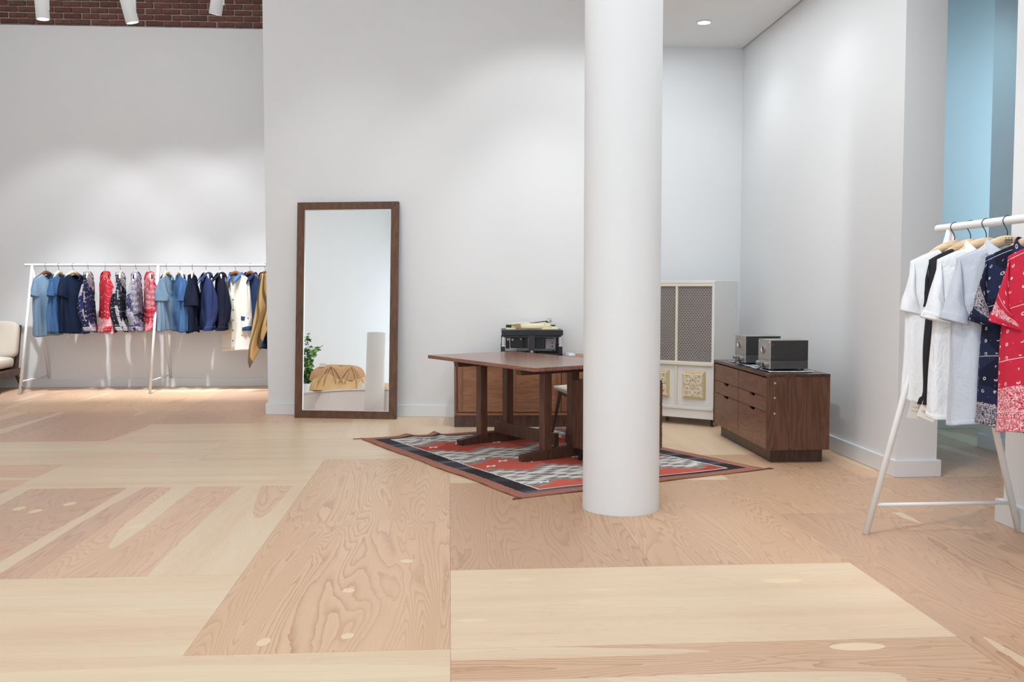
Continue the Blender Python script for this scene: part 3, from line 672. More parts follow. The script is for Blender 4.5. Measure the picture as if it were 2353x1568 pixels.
def amplifier(x, y, label, rz):
    SILV = plain('amp_face_steel', lin(176,171,167), .5, .35, var=.05); DRK = plain('amp_charcoal_case', (.042, .040, .040), .48, .3, var=.15); DRK2 = plain('amp_base_grey', (.085, .082, .08), .45, .4, var=.1)
    TOPG = plain('amp_top_grey', lin(150,148,146), .45, .3, var=.05)
    t = thing('amplifier', label, 'amplifier', (x, y, .650), rz, 'tube amplifiers on the drawer cabinet')
    w, d, h = .232, .285, .208; zf = .012    # the face lies at x = 0 and spans y
    B(.004, d, 0, w, zf+.062, zf+h-.002).build('case', DRK, t, bevel=.003)
    B(.004, d, .001, w-.001, zf, zf+.061).build('base_case', DRK2, t, bevel=.002)
    B(.0, d+.002, -.001, w+.001, zf+h-.002, zf+h+.001).build('top_plate', TOPG, t, bevel=.001)
    f = B(-.003, .004, -.001, w+.001, zf, zf+h+.001).build('face_plate', SILV, t, bevel=.001)
    B(-.0045, -.003, 0, w, zf+.064, zf+.067).build('face_seam', CHROME, f)
    Mx = Matrix.Translation((-.003, w*.54, zf+.142)) @ Matrix.Rotation(-pi/2, 4, 'Y')
    MB().lathe([(.030, 0), (.031, .010), (.026, .012), (.024, .004), (.0235, .001)], 28, Mx).build('meter_ring', CHROME, f, auto=True)
    MB().lathe([(.0235, .0005), (.0235, .003)], 24, Mx).build('meter_glass', BLACK, f)
    for yy in (.035, w-.035):
        MB().lathe([(.016, 0), (.018, .006), (.016, .026), (.013, .028)], 20, Matrix.Translation((-.003, yy, zf+.034)) @ Matrix.Rotation(-pi/2, 4, 'Y')).build('knob', CHROME, f, auto=True)
    B(-.012, -.003, w/2-.035, w/2+.015, zf+.006, zf+.036).build('socket', BLACK, f, bevel=.002)
    MB().tube([(-.012, w/2-.02, zf+.02), (-.05, w/2, .004), (-.045, w/2+.06, .002)], .004, 6).build('cable', BLACK, f, smooth=True)
    for yy, zz in ((.014, zf+h-.016), (w-.014, zf+h-.016)): MB().lathe([(.005, 0), (.004, .003)], 12, Matrix.Translation((-.003, yy, zz)) @ Matrix.Rotation(-pi/2, 4, 'Y')).build('face_screw', CHROME, f)
    for xx, zz in ((.02, zf+.18), (.02, zf+.09)): MB().lathe([(.003, 0), (.003, .002)], 10, Matrix.Translation((xx, 0, zz)) @ Matrix.Rotation(pi/2, 4, 'X')).build('side_screw', CHROME, t)
    for xx in (.03, d-.03):
        for yy in (.03, w-.03): MB().lathe([(.012, 0), (.012, .0125)], 12, Matrix.Translation((xx, yy, 0))).build('rubber_foot', BLACK, t)
amplifier(2.318, 6.745, 'grey steel tube amplifier, the nearer of two on the drawer cabinet', radians(2))
amplifier(2.318, 7.325, 'grey steel tube amplifier, the farther one nearer the speaker cabinet', radians(2))
# ------------------------------------------------------------------ armchair at the left edge
def armchair():
    FAB = plain('cream_upholstery', lin(222,212,198), .9, var=.03, vs_=60, bump=.3, bs=300)
    t = thing('lounge_chair', 'cream cushioned lounge chair with brown wooden frame at the left picture edge', 'chair', (-5.77, 11.82, 0), radians(4))
    def cushion(name, M, sx, sy, sz):
        b = MB(); n, m = 36, 16; p = .28
        def f(u, v):
            a = 2*pi*u; q = pi*(v-.5)
            sg = lambda c, e: math.copysign(abs(c)**e, c)
            return M @ Vector((sx*sg(cos(q), p)*sg(cos(a), p), sy*sg(cos(q), p)*sg(sin(a), p), sz*sg(sin(q), .5)))
        b.grid(f, n, m, closed=True); return b.build(name, FAB, t, smooth=True)
    cushion('seat_cushion', Matrix.Translation((0, -.06, .335)), .45, .36, .075)
    cushion('back_cushion', Matrix.Translation((0, .27, .61)) @ Matrix.Rotation(radians(-14), 4, 'X') @ Matrix.Rotation(pi/2, 4, 'X'), .485, .235, .075)
    B(-.50, .50, -.42, .34, .175, .255).build('seat_frame', WALND, t, bevel=.008)
    for s in (-1, 1):
        MB().tube([(s*.45, -.34, .18), (s*.485, -.37, 0)], [.024, .013], 12).build('leg', WALND, t); MB().tube([(s*.45, .27, .18), (s*.485, .32, 0)], [.024, .013], 12).build('leg', WALND, t)
        MB().tube([(s*.44, .27, .22), (s*.46, .40, .78)], [.03, .018], 10).build('back_post', WALND, t)
    B(-.46, .46, .345, .375, .62, .72).build('back_rail', WALND, t, bevel=.008)
armchair()
# ------------------------------------------------------------------ the display corner seen in the mirror
def display_corner():
    WB = plain('white_laminate', (.80, .80, .80), .45)
    pts = [(-2.35, 4.70), (-3.5, 4.40), (-3.9, 4.12), (-4.4, 3.68), (-5.1, 2.9), (-5.6, 2.2), (-5.6, .8), (-2.35, .8)]
    t = thing('display_platform', 'low white display platform reflected in the standing mirror', 'platform', (0, 0, 0))
    MB().prism(pts, 0, .492).build('platform_body', WB, t); MB().prism([(p[0], p[1]+.012) for p in pts], .496, .525).build('platform_top', WB, t)
    tag(MB().lathe([(.136, 0), (.136, 1.29), (.130, 1.30)], 40).build('display_pedestal', WB, loc=(-2.70, 5.02, 0), auto=True), 'slim white cylindrical pedestal reflected in the standing mirror', 'pedestal')
    # slouching canvas bag
    CAN = plain('tan_canvas', lin(208,174,128), .9, var=.12, vs_=9, bump=.4, bs=120); CAN2 = plain('brown_canvas_flap', lin(176,138,102), .9, var=.12, vs_=9, bump=.4, bs=120)
    bag = thing('canvas_bag', 'slouching tan canvas bag with drawcords reflected in the mirror', 'bag', (-4.03, 3.55, .526), radians(-28))
    def lump(name, sx, sy, sz, z0, mat, seed, off=(0, 0), flat=.0):
        r = random.Random(seed); ph = [r.uniform(0, 6) for _ in range(6)]
        def f(u, v):
            a = 2*pi*u; q = v*pi*.5
            rad = cos(q)**.45
            k = 1+.05*sin(3*a+ph[0])+.03*sin(7*a+ph[1]+3*v)+.02*sin(13*a+ph[2])
            zz = sz*(sin(q)**.9)*(1+.12*sin(2*a+ph[3])*cos(q)+.10*sin(cos(a)*4+ph[4]))
            return (off[0]+sx*rad*cos(a)*k, off[1]+sy*rad*sin(a)*k, z0+zz+.012*sin(9*a+ph[5])*sin(2*q))
        b = MB(); b.grid(f, 60, 22, closed=True); return b.build(name, mat, bag, smooth=True)
    lump('bag_body', .50, .30, .27, 0, CAN, 3); lump('bag_flap', .44, .27, .24, .17, CAN2, 5, (-.02, -.02)); lump('side_pocket', .14, .12, .16, 0, plain('pale_canvas', lin(220,212,194), .9, var=.06), 8, (.40, .24))
    lump('bag_roll', .20, .16, .14, .0, CAN, 11, (.74, .10))
    for ox in (-.16, .17):
        for s in (-1, 1, .45, -.5):
            P_ = [(ox, .16, .40), (ox+s*.08, .26, .33), (ox+s*.15, .315, .22), (ox+s*.20, .33, .12)]
            MB().tube(P_, .009, 8).build('drawcord', CAN2, bag, smooth=True)
    MB().box(-.34, -.24, .10, .11, .38, .44).build('paper_tag', plain('paper_white', (.8, .78, .74), .8), bag)
    # plant
    LEAF = []
    for nm, c1 in (('leaf_green', (112,152,82)), ('leaf_dark', (78,116,62)), ('leaf_light', (166,198,128))):
        m = NT(nm); m.set(Base_Color=m.mix(m.noise(m.obj(), 8, 2), lin(*c1), lin(c1[0]*.75, c1[1]*.8, c1[2]*.7)), Roughness=.5, Subsurface_Weight=0.0); LEAF.append(m.m)
    pl = thing('potted_plant', 'leafy green plant in a white pot reflected at the mirror edge', 'plant', (-5.13, 2.66, .526))
    MB().lathe([(.08, 0), (.10, .01), (.12, .16), (.118, .17), (.105, .16)], 28).build('pot', WB, pl, auto=True)
    r = random.Random(4)
    me = []
    for m in LEAF:
        b = MB(); out = [(0, 0), (.018, .012), (.035, .03), (.024, .05), (.030, .068), (0, .095), (-.030, .068), (-.024, .05), (-.035, .03), (-.018, .012)]
        o0 = b._add([(x, y, .008*(1-abs(x)/.035)) for x, y in out], [tuple(range(len(out)))]); me.append(b.mesh('leaf', m))
    for k in range(13):
        a = r.uniform(0, 2*pi); top = (r.uniform(.15, .75) if k % 3 else r.uniform(-.15, .1)) if k else .95; R = r.uniform(.12, .26) if k else .06
        st = [Vector((.05*cos(a)*q+R*cos(a)*q*q, .05*sin(a)*q+R*sin(a)*q*q, .15+.16*sin(q*pi)+top*q*(1-.12*q*q))) for q in [i/8 for i in range(9)]]
        MB().tube(st, [.006-.0005*i for i in range(9)], 6).build('stem', LEAF[1], pl, smooth=True)
        for i in range(1, 9):
            for w in range(6):
                o = bpy.data.objects.new('leaf', r.choice(me)); COL.objects.link(o); o.parent = pl
                o.location = st[i]+Vector((r.uniform(-.03, .03), r.uniform(-.03, .03), r.uniform(-.04, .04))); s = r.uniform(.6, 1.05); o.scale = (s, s, s)
                o.rotation_euler = (r.uniform(-1.0, .6), r.uniform(-.5, .5), r.uniform(0, 6.3))
display_corner()
# ------------------------------------------------------------------ cloth materials (all patterns run in cloth metres through the UVs)
def cloth(name, c, var=.10, fade=None, rough=.85, weave=.25, wr=.35):
    t = NT(name); uv = t.uv()
    n = t.noise(uv, 5, 3); col = t.mix(n, tuple(x*(1-var) for x in c), tuple(min(1, x*(1+var)) for x in c))
    if fade: col = t.mix(t.step(t.noise(t.mapping(uv, (6, 1.2, 1)), 1, 3), .45, .75), col, fade)
    t.set(Base_Color=col, Roughness=rough, Specular_IOR_Level=.15)
    h = t.math('ADD', t.math('MULTIPLY', t.noise(t.mapping(uv, (14, 9, 1)), 1, 4, .6, .6), wr), t.math('MULTIPLY', t.noise(uv, 420, 2), .05*weave))
    t.bump(h, .7, .03); return t.m
def bandana(name, base, ink, dense=.5, scale=1.0, patch=False, base2=None, border=None):
    t = NT(name); uv = t.uv(); uvs = t.mapping(uv, (scale, scale, 1))
    sp = t.new('SeparateXYZ', {0: uvs}); U, V = sp.outputs[0], sp.outputs[1]
    def vor(s, rnd=.0, feat='F1'): return t.new('TexVoronoi', {'Vector': uvs, 'Scale': s, 'Randomness': rnd}, feature=feat)
    d = vor(17.0, .10).outputs['Distance']
    ring = t.math('LESS_THAN', t.math('ABSOLUTE', t.math('SUBTRACT', d, .105)), .034)
    dot = t.math('LESS_THAN', vor(34.0, .35).outputs['Distance'], .05)
    sparse = t.math('MAXIMUM', t.math('MULTIPLY', ring, t.math('GREATER_THAN', t.noise(uvs, 26, 2), .47)), dot)
    pn = t.noise(uvs, 62, 2, .5, 1.6)
    pais = t.math('LESS_THAN', t.math('PINGPONG', t.math('MULTIPLY', pn, 5.0), .5), .19)
    sc = t.math('LESS_THAN', t.math('ABSOLUTE', t.math('SUBTRACT', vor(95.0, .8).outputs['Distance'], .32)), .09)
    densep = t.math('MAXIMUM', pais, sc)
    br = t.new('TexBrick', {'Vector': uvs, 'Scale': 1.0, 'Brick Width': .17, 'Row Height': .15, 'Mortar Size': .004, 'Color1': (0, 0, 0, 1), 'Color2': (1, 1, 1, 1), 'Mortar': (.5, .5, .5, 1)})
    pid = br.outputs['Color'] if patch else t.noise(t.mapping(uvs, (.6, 4.2, 1), (7.3, 2.2, 0)), 1.0, 0)
    sel = t.math('LESS_THAN', pid, dense)
    if border:
        sl_ = t.math('MAXIMUM', t.math('GREATER_THAN', U, .9*scale), t.math('LESS_THAN', U, 0.0)); body_ = t.math('SUBTRACT', 1.0, sl_)
        lo, hi, hem_ = border
        sel = t.math('ADD', t.math('MULTIPLY', sl_, t.math('MULTIPLY', t.math('LESS_THAN', V, hi*scale), t.math('GREATER_THAN', V, lo*scale))), t.math('MULTIPLY', body_, t.math('LESS_THAN', V, hem_*scale)), clamp=True)
    inkm = t.math('ADD', t.math('MULTIPLY', sel, densep), t.math('MULTIPLY', t.math('SUBTRACT', 1.0, sel), sparse), clamp=True)
    b = base
    if base2 is not None: b = t.mix(t.math('GREATER_THAN', t.noise(t.mapping(uvs, (5, 5, 1), (3.3, 1.1, 0)), 1.0, 0), .5), base, base2)
    ln = t.math('LESS_THAN', t.math('PINGPONG', t.math('ADD', V, .02), .115), .0016)
    inkm = t.math('MAXIMUM', inkm, ln)
    c = t.mix(t.math('MULTIPLY', inkm, .88), b, ink)
    t.set(Base_Color=c, Roughness=.85, Specular_IOR_Level=.15)
    t.bump(t.noise(t.mapping(uv, (14, 9, 1)), 1, 4, .6, .6), .6, .02); return t.m
WHITE_INK = lin(226,220,222)
# ------------------------------------------------------------------ garment builder
def sgn(c, e): return math.copysign(abs(c)**e, c)
class Garment:
    """Local frame: rail at the origin, x across the shoulders, front towards -y, z down from the rail."""
    def __init__(s, root, mat, L=.72, ws=.215, wc=.225, wh=.235, nw=.085, T=.055, Th=.06, drop=.055, nf=.075, nb=.02, ztop=-.115, fold=.018, nfold=5, seed=1, res=(72, 36), quilt=0, hemwave=.012, vopen=0):
        s.__dict__.update(locals()); s.r = random.Random(seed); s.ph = [s.r.uniform(0, 6.28) for _ in range(8)]
    def shoulder(s, x, front):
        ax = abs(x)
        if ax < s.nw:
            k = 1-(ax/s.nw)**2
            dep = s.nf if front else s.nb
            if s.vopen and front: dep = s.vopen; k = 1-ax/s.nw
            return s.ztop-dep*k
        return s.ztop-s.drop*((ax-s.nw)/(s.ws-s.nw))**1.15
    def S(s, a, v, off=0):
        w = s.ws+(s.wc-s.ws)*min(1, v/.3) if v < .3 else s.wc+(s.wh-s.wc)*(v-.3)/.7
        Tt = .022+(s.T-.022)*min(1, v/.28)**.8 if v < .28 else s.T+(s.Th-s.T)*(v-.28)/.72
        c, sn = cos(a), sin(a)
        x = w*sgn(c, .75); y = -Tt*sgn(sn, .8)
        front = sn > 0
        x0 = s.ws*sgn(c, .75)
        zt = s.shoulder(x0, front)
        if abs(x0) < s.nw: y -= (.035 if front else -.03)*(1-(x0/s.nw)**2)*max(0, 1-v*3)
        zb = -s.L+s.ztop+s.hemwave*sin(2*a+s.ph[0])
        z = zt+(zb-zt)*v
        amt = s.fold*(.15+.85*v)*min(1, v*4)
        f = amt*(sin(s.nfold*a+s.ph[1]+1.2*sin(2.5*v+s.ph[2]))*.62+sin((s.nfold*2+1)*a+s.ph[3]+2.2*v)*.30+.35*sin(3*a+9*v+s.ph[4])*(.4+v*(1-v)*2))
        q = s.quilt*abs(sin(v*pi*9))**.6 if s.quilt else 0
        y -= math.copysign(abs(sn)**.5, sn)*(f+q+off); x += math.copysign(abs(c)**2, c)*(f*.5+q+off)
        # gathers hanging from the sleeve head
        return Vector((x, y, z))
    def body(s, name='body'):
        nu, nv = s.res; b = MB()
        per = 4*s.wc
        b.grid(lambda u, v: s.S(2*pi*u, v), nu, nv, closed=True, uvf=lambda u, v: (u*per, -v*s.L))
        return b.build(name, s.mat, s.root, smooth=True, solid=.0025)
    def patch(s, name, mat, a0, a1, v0, v1, off=.004, nu=10, nv=16, parent=None, solid=.003):
        b = MB(); per = 4*s.wc/(2*pi)
        b.grid(lambda u, v: s.S(a0+(a1-a0)*u, v0+(v1-v0)*v, off), nu, nv, uvf=lambda u, v: ((a0+(a1-a0)*u)*per, -(v0+(v1-v0)*v)*s.L))
        return b.build(name, mat, parent or s.root, smooth=True, solid=solid)
    def sleeve(s, side, length=.24, beta=62, hem=.155, arm=.20, ry0=.03, ry1=.05, bend=0, fwd=0, mat=None, name='sleeve', fold=.006, cuff=None, tuck=.035):
        """Silhouette from two edge lines: the outer one carries the shoulder on, the inner one starts in the armpit."""
        ph = [s.r.uniform(0, 6.28) for _ in range(4)]
        zs = s.ztop-s.drop; A = Vector((side*(s.ws-.012), 0, zs-.004)); Cc = Vector((side*(s.wc-tuck), 0, zs-arm)); N = 20
        out = [A.copy()]; p = A.copy()
        for i in range(N):
            q = (i+.5)/N; be = radians(beta+bend*q)
            p = p+Vector((side*cos(be), 0, -sin(be))).normalized()*(length/N); e = (i+1)/N
            out.append(p+Vector((0, fwd*(.13*sin(pi*e*1.05)-.06*e*e), 0)))      # elbow drifts back, cuff swings forward
        be = radians(beta+bend); Dp = out[-1]+Vector((-side*sin(be), 0, -cos(be)))*hem
        inn = []
        for i in range(N+1):
            q = i/N; base_ = Cc.lerp(Dp, q); base_.y = out[i].y
            inn.append(base_+Vector((side*.012*sin(pi*q), 0, 0)))
        def pt(u, v):
            i = min(int(v*N), N-1); k = v*N-i; O = out[i].lerp(out[i+1], k); I = inn[i].lerp(inn[i+1], k)
            c_ = (O+I)/2; nrm = (O-I); r = nrm.length/2; nrm.normalize(); a = 2*pi*u
            yy = ry0+(ry1-ry0)*min(1, v*1.6)**.7
            fl = fold*(.2+v)*(sin(3*a+ph[0]+5*v)+.6*sin(5*a+ph[1]-9*v)+.7*sin(2*a+length*40*v+ph[2]))*.6
            if s.quilt: fl += s.quilt*abs(sin(v*pi*length/.08))**.6
            return c_+nrm*(sgn(cos(a), .85)*r+cos(a)*fl*.6)+Vector((0, 1, 0))*(sgn(sin(a), .8)*yy+sin(a)*fl)
        b = MB(); b.grid(pt, 32, 28, closed=True, uvf=lambda u, v: (u*.42+.9*side, -v*length-.1))
        o = b.build(name, mat or s.mat, s.root, smooth=True, solid=.0025)
        if cuff:
            cm, frac = cuff; b = MB()
            def pc(u, v):
                vv = 1-frac+frac*v; q = pt(u, vv); i = min(N, int(vv*N)); c_ = (out[i]+inn[i])/2; return q+(q-c_).normalized()*.004
            b.grid(pc, 32, 4, closed=True, uvf=lambda u, v: (u*.4, v*.08)); b.build('cuff', cm, o, smooth=True, solid=.003)
        return o
    def neckband(s, mat=None, r=.008):
        pts = []
        for i in range(41):
            q = 2*pi*i/40; x = s.nw*cos(q)*.98; fr = sin(q) > 0
            z = s.shoulder(x, fr)+.002; y = -(.022+.035)*sin(q) if fr else -(.022+.03)*sin(q)
            pts.append((x, y*.95, z))
        return MB().tube(pts, r, 8, cap=False).build('neckband', mat or s.mat, s.root, smooth=True)
    def collar(s, mat=None, h=.032, fall=.055, point=.03, spread=.25):
        def f(u, v):
            q = radians(-90)+spread+(2*pi-2*spread)*u       # runs round the back from front to front
            x = s.nw*1.02*cos(q); fr = sin(q) < 0
            y = .062*sin(q)
            zb = s.shoulder(min(abs(x), s.nw*.999), False)-(.045 if fr else 0)*max(0, -sin(q))**1.5
            endk = abs(2*u-1)**6
            if v < .4: return (x*(1-.05*v), y*(1-.05*v), zb+h*v/.4)
            k = (v-.4)/.6
            return (x*(1+.14*k)+(.02*endk*k*math.copysign(1, x)), y*(1+.34*k)-.012*k*(1 if fr else 0)-.02*endk*k, zb+h-(fall+point*endk)*k+.012*sin(pi*k))
        b = MB(); b.grid(f, 40, 10, uvf=lambda u, v: (u*.4, v*.1)); return b.build('collar', mat or s.mat, s.root, smooth=True, solid=.003)
    def stand(s, mat=None, h=.045):
        def f(u, v):
            q = radians(-90)+.18+(2*pi-.36)*u; x = s.nw*.95*cos(q); y = .060*sin(q); fr = max(0, -sin(q))
            return (x*(1-.12*v), y*(1-.1*v), s.shoulder(min(abs(x), s.nw*.99), False)-.04*fr**1.5+h*v)
        b = MB(); b.grid(f, 40, 5, uvf=lambda u, v: (u*.4, v*.05)); return b.build('stand_collar', mat or s.mat, s.root, smooth=True, solid=.004)
    def buttons(s, mat, vs_, r=.008, a=pi/2):
        for v in vs_:
            p = s.S(a, v, .008); MB().lathe([(r, -.002), (r, .003), (r*.6, .004)], 12, Matrix.Translation(p) @ Matrix.Rotation(pi/2, 4, 'X')).build('button', mat, s.root)
PAPER = plain('tag_paper', lin(236,232,226), .8, var=.02)
PAPERK = plain('tag_kraft', lin(206,186,160), .85, var=.04)
PINK_INK = plain('tag_print', lin(120,110,108), .8)
def swing_tag(root, p, rot=(0, 0, 0), w=.045, h=.07, mat=None, lines=2):
    o = MB().box(-w/2, w/2, -.0012, .0012, -h, 0).build('swing_tag', mat or PAPER, root, loc=p, rot=rot)
    for k in range(lines): MB().box(-w*.3, w*.2, -.002, -.0012, -h*(.35+.22*k)-.0013, -h*(.35+.22*k)).build('printed_line', PINK_INK, o)
    return o
def hanger(loc, rz, label, mat, w=.155, hookr=.021, stamp=False, group='wooden clothes hangers'):
    t = thing('clothes_hanger', label, 'hanger', loc, rz, group)
    # wire hook bent over the rail, running down to the wooden arms
    pts = [(0, 0, 0)]
    pts = [(hookr*cos(q), 0, hookr*sin(q)) for q in [radians(-20+12.5*i) for i in range(17)]]
    pts += [(-hookr*.9, 0, -.012), (-hookr*.25, 0, -.035), (0, 0, -.05), (0, 0, -.085)]
    MB().tube(pts, .0023, 8).build('hook', DARKMET, t, smooth=True)
    n = 26; b = MB(); vs_ = []
    for i in range(n+1):
        q = i/n*2-1; aq = abs(q)
        x = q*w; zt_ = -.066-.090*aq**1.75; zb_ = -.110-.062*aq**1.1; zc = (zt_+zb_)/2; hh = zt_-zb_; d = .010+.005*(1-aq); yb = -.012*aq**2
        if aq > .97: hh = hh*.7
        for k in range(8):
            g = 2*pi*k/8; vs_.append((x, yb+d*sgn(cos(g), .7), zc+hh*sgn(sin(g), .7)*.5))
    fs = [(i*8+k, i*8+(k+1) % 8, (i+1)*8+(k+1) % 8, (i+1)*8+k) for i in range(n) for k in range(8)]+[tuple(range(8)), tuple(range(n*8, n*8+8))[::-1]]
    b._add(vs_, fs); o = b.build('wooden_arm', mat, t, smooth=True)
    if stamp:
        DK = plain('burnt_stamp', lin(52,36,28), .8)
        for x in (-.012, 0, .012):
            pts_ = [((.0038 if k % 2 == 0 else .0017)*sin(2*pi*k/10), (.0038 if k % 2 == 0 else .0017)*cos(2*pi*k/10)) for k in range(10)]
            MB().prism(pts_, 0, .001, Matrix.Translation((x, -.0168, -.079)) @ Matrix.Rotation(pi/2, 4, 'X')).build('stamped_star', DK, o)
        rr = random.Random(3)
        for row, (z, wd, hh) in enumerate(((-.0885, .034, .007), (-.0985, .032, .004))):
            b = MB(); x = -wd/2
            while x < wd/2:
                s_ = rr.uniform(.0016, .0032); b.box(x, x+s_*.8, -.0186, -.0172, z-hh/2, z+hh/2); x += s_+rr.choice((.0008, .0008, .0012, .003 if row else .001))
            b.build('stamped_lettering', DK, o)
    return t
# ------------------------------------------------------------------ clothes racks
def a_frame(t, M, zt, spread, mat):
    for s in (-1, 1):
        MB().tube([M @ Vector((0, 0, zt)), M @ Vector((0, s*spread, 0))], .0165, 14).build('leg', mat, t, smooth=True)
    k = .15/zt; y = spread*(1-k)
    MB().tube([M @ Vector((0, -y, .15)), M @ Vector((0, y, .15))], .0095, 10).build('crossbar', mat, t, smooth=True)
RZ1, RY1 = 1.522, 11.87
rk = thing('clothes_rack', 'long white tubular clothes rack standing along the far left wall', 'rack', (-3.55, RY1, 0), 0)
MB().tube([(-1.545, 0, RZ1), (1.60, 0, RZ1)], .017, 20).build('top_rail', PIPE, rk, auto=True)
for x in (-1.46, .028, 1.52): a_frame(rk, Matrix.Translation((x, 0, 0)), RZ1, .44, PIPE)
RX2, RZ2 = 2.515, 1.556
rk2 = thing('clothes_rack', 'white tubular clothes rack close to the camera at the right edge', 'rack', (RX2, 4.66, 0), 0)
MB().tube([(0, .12, RZ2), (0, -1.55, RZ2)], .0195, 24).build('top_rail', PIPE, rk2, auto=True)
for y in (0, -1.42): a_frame(rk2, Matrix.Translation((0, y, 0)) @ Matrix.Rotation(pi/2, 4, 'Z'), RZ2-.01, .405, PIPE)

DENL = cloth('washed_indigo_jersey', lin(112,138,162), .16, lin(136,162,182)); DENM = cloth('mid_indigo_jersey', lin(60,94,138), .2, lin(82,116,156)); NAVY = cloth('navy_jersey', lin(25,36,60), .2)
DNAVY = cloth('dark_indigo_cotton', lin(22,28,48), .2); NAVS = cloth('indigo_shirting', lin(44,55,94), .18); INKJ = cloth('ink_jacket_cotton', lin(26,28,46), .2); DENC = cloth('indigo_denim', lin(34,50,82), .2, lin(48,68,104))
CREAM = cloth('cream_canvas', lin(232,226,214), .05); DENB = cloth('blue_denim_trim', lin(70,108,158), .15); CUFFB = cloth('dark_denim_trim', lin(44,72,112), .15)
BNAVY = bandana('navy_patchwork_bandana', lin(42,46,82), WHITE_INK, .36, 1.0, True, lin(30,33,62)); BRED = bandana('red_bandana', lin(186,44,58), WHITE_INK, .30, 1.1, border=(-.66, -.55, -.52))
BBLK = bandana('black_bandana', lin(26,27,36), WHITE_INK, .36, 1.1, True, lin(34,36,54)); BGREY = bandana('faded_navy_bandana', lin(66,66,100), lin(200,198,208), .54, .95, False, lin(44,44,70)); BPINK = bandana('faded_red_bandana', lin(182,50,66), lin(214,170,178), .52, 1.0)
BUT = plain('dark_button', (.03, .025, .025), .35)
LR = 'garments on the far left rack'
def left(px_x, y=RY1): return (px_x, y, RZ1)
def tee(x, rz, mat, label, hl, hm, L=.70, seed=1, g=LR, loc=None, tagm=None, sl=.20, beta=74, ws=.20, edge=False, cat='t-shirt', res=(96, 40), fold=.042, z=None, hem=.15, sleeves=(-1, 1)):
    loc = loc or left(x); t = thing('t_shirt', label, cat, loc, rz, g)
    G = Garment(t, mat, L=L, seed=seed, ws=ws, wc=ws+.012, wh=ws+.022, res=res, fold=fold)
    G.body(); G.neckband()
    for s in sleeves:
        if edge: G.sleeve(s, sl, 84, .10, .17, .03, .085, fold=.006)
        else: G.sleeve(s, sl, beta, hem, .19, .03, .045, fold=.005)
    hanger(loc, rz, hl, hm)
    if tagm is not None: swing_tag(t, (tagm, -.02, -L-.10), (0, .25, .3), .05, .075)
    return t, G
def jacket(x, rz, mat, label, hl, hm, L=.67, seed=1, loc=None, collar='stand', quilt=0, sl=.62, beta=84, bend=5, fwd=.40, placket=True, smat=None, cuffm=None, g=LR, name='jacket', cat='jacket', vopen=.10, cmat=None, ws=.19, tagp=None, Th=.060, fold=.020, hem=.10, ry1=.048):
    loc = loc or left(x); t = thing(name, label, cat, loc, rz, g)
    G = Garment(t, mat, L=L, seed=seed, T=.042, Th=Th, ws=ws, wc=ws+.02, wh=ws+.02, quilt=quilt, vopen=vopen, fold=fold)
    G.body()
    for s in (-1, 1): G.sleeve(s, sl, beta, hem, .20, .035, ry1, bend=bend, fwd=fwd, mat=smat, fold=.008, cuff=(cuffm or mat, .09))
    (G.stand if collar == 'stand' else G.collar)(cmat)
    if placket:
        G.patch('placket', mat, pi/2-.07, pi/2+.07, .12, .985, .005)
        G.buttons(BUT, [.2, .36, .52, .68, .84])
    G.patch('hem_band', mat, 0, 2*pi, .955, 1.0, .003, 72, 3)
    hanger(loc, rz, hl, hm)
    if tagp: swing_tag(t, tagp[0], tagp[1], .07, .11)
    return t, G
D = radians
tee(-4.85, D(70), DENL, 'faded light blue t-shirt, first garment on the far left rack', 'brown wooden hanger holding the faded light blue t-shirt, first on the left rack', HANGD, .735, 2, fold=.02)
tee(-4.70, D(84), DENM, 'mid blue t-shirt hanging between the light blue and navy t-shirts', 'pale wooden hanger holding the mid blue t-shirt beside the navy one', HANGW, .70, 3)
tee(-4.53, D(63), NAVY, 'plain navy t-shirt facing the room, third garment on the left rack', 'pale wooden hanger holding the plain navy t-shirt', HANGW, .70, 4, tagm=-.1)
jacket(-4.355, D(99), BNAVY, 'navy and white patchwork bandana jacket beside the navy t-shirt', 'pale hanger holding the navy patchwork bandana jacket', HANGW, .70, 5)
t_, G_ = jacket(-4.155, D(-58), BRED, 'bright red bandana print jacket with a white tag, left of the black one', 'hanger holding the bright red bandana jacket', HANGD, .71, 6, tagp=((-.02, -.10, -.33), (0, .15, .3)))
jacket(-3.975, D(100), BBLK, 'slim black and white bandana jacket next to the red one', 'pale hanger holding the slim black bandana jacket', HANGW, .69, 7, ws=.175, ry1=.062)
jacket(-3.79, D(98), BGREY, 'padded navy and white bandana jacket left of the pinkish red jacket', 'pale hanger holding the padded navy bandana jacket', HANGW, .69, 8, quilt=.007, tagp=((.02, -.06, -.79), (0, .1, 1.2)))
jacket(-3.635, D(-64), BPINK, 'faded pinkish red bandana padded jacket beside the rack leg', 'pale hanger holding the faded red padded jacket beside the rack leg', HANGW, .66, 9, quilt=.007)
tee(-3.425, D(84), DENL, 'light blue t-shirt just right of the middle rack leg', 'pale hanger holding the light blue t-shirt right of the rack leg', HANGW, .68, 10, sl=.26, edge=True)
tee(-3.265, D(-59), DENM, 'medium blue t-shirt with its sleeve towards the camera, right of the light blue one', 'pale hanger holding the medium blue t-shirt in mid rack', HANGW, .69, 11, sl=.26, edge=True)
tee(-3.12, D(98), DNAVY, 'very dark indigo t-shirt seen edge on in mid rack', 'pale hanger holding the edge-on dark indigo t-shirt', HANGW, .70, 12, sl=.32, edge=True, fold=.022, tagm=-.12)
jacket(-2.955, D(-62), NAVS, 'indigo shirt with open collar in the right half of the left rack', 'pale hanger holding the open-collared indigo shirt', HANGW, .66, 13, collar='fold', name='shirt', cat='shirt', vopen=.16)
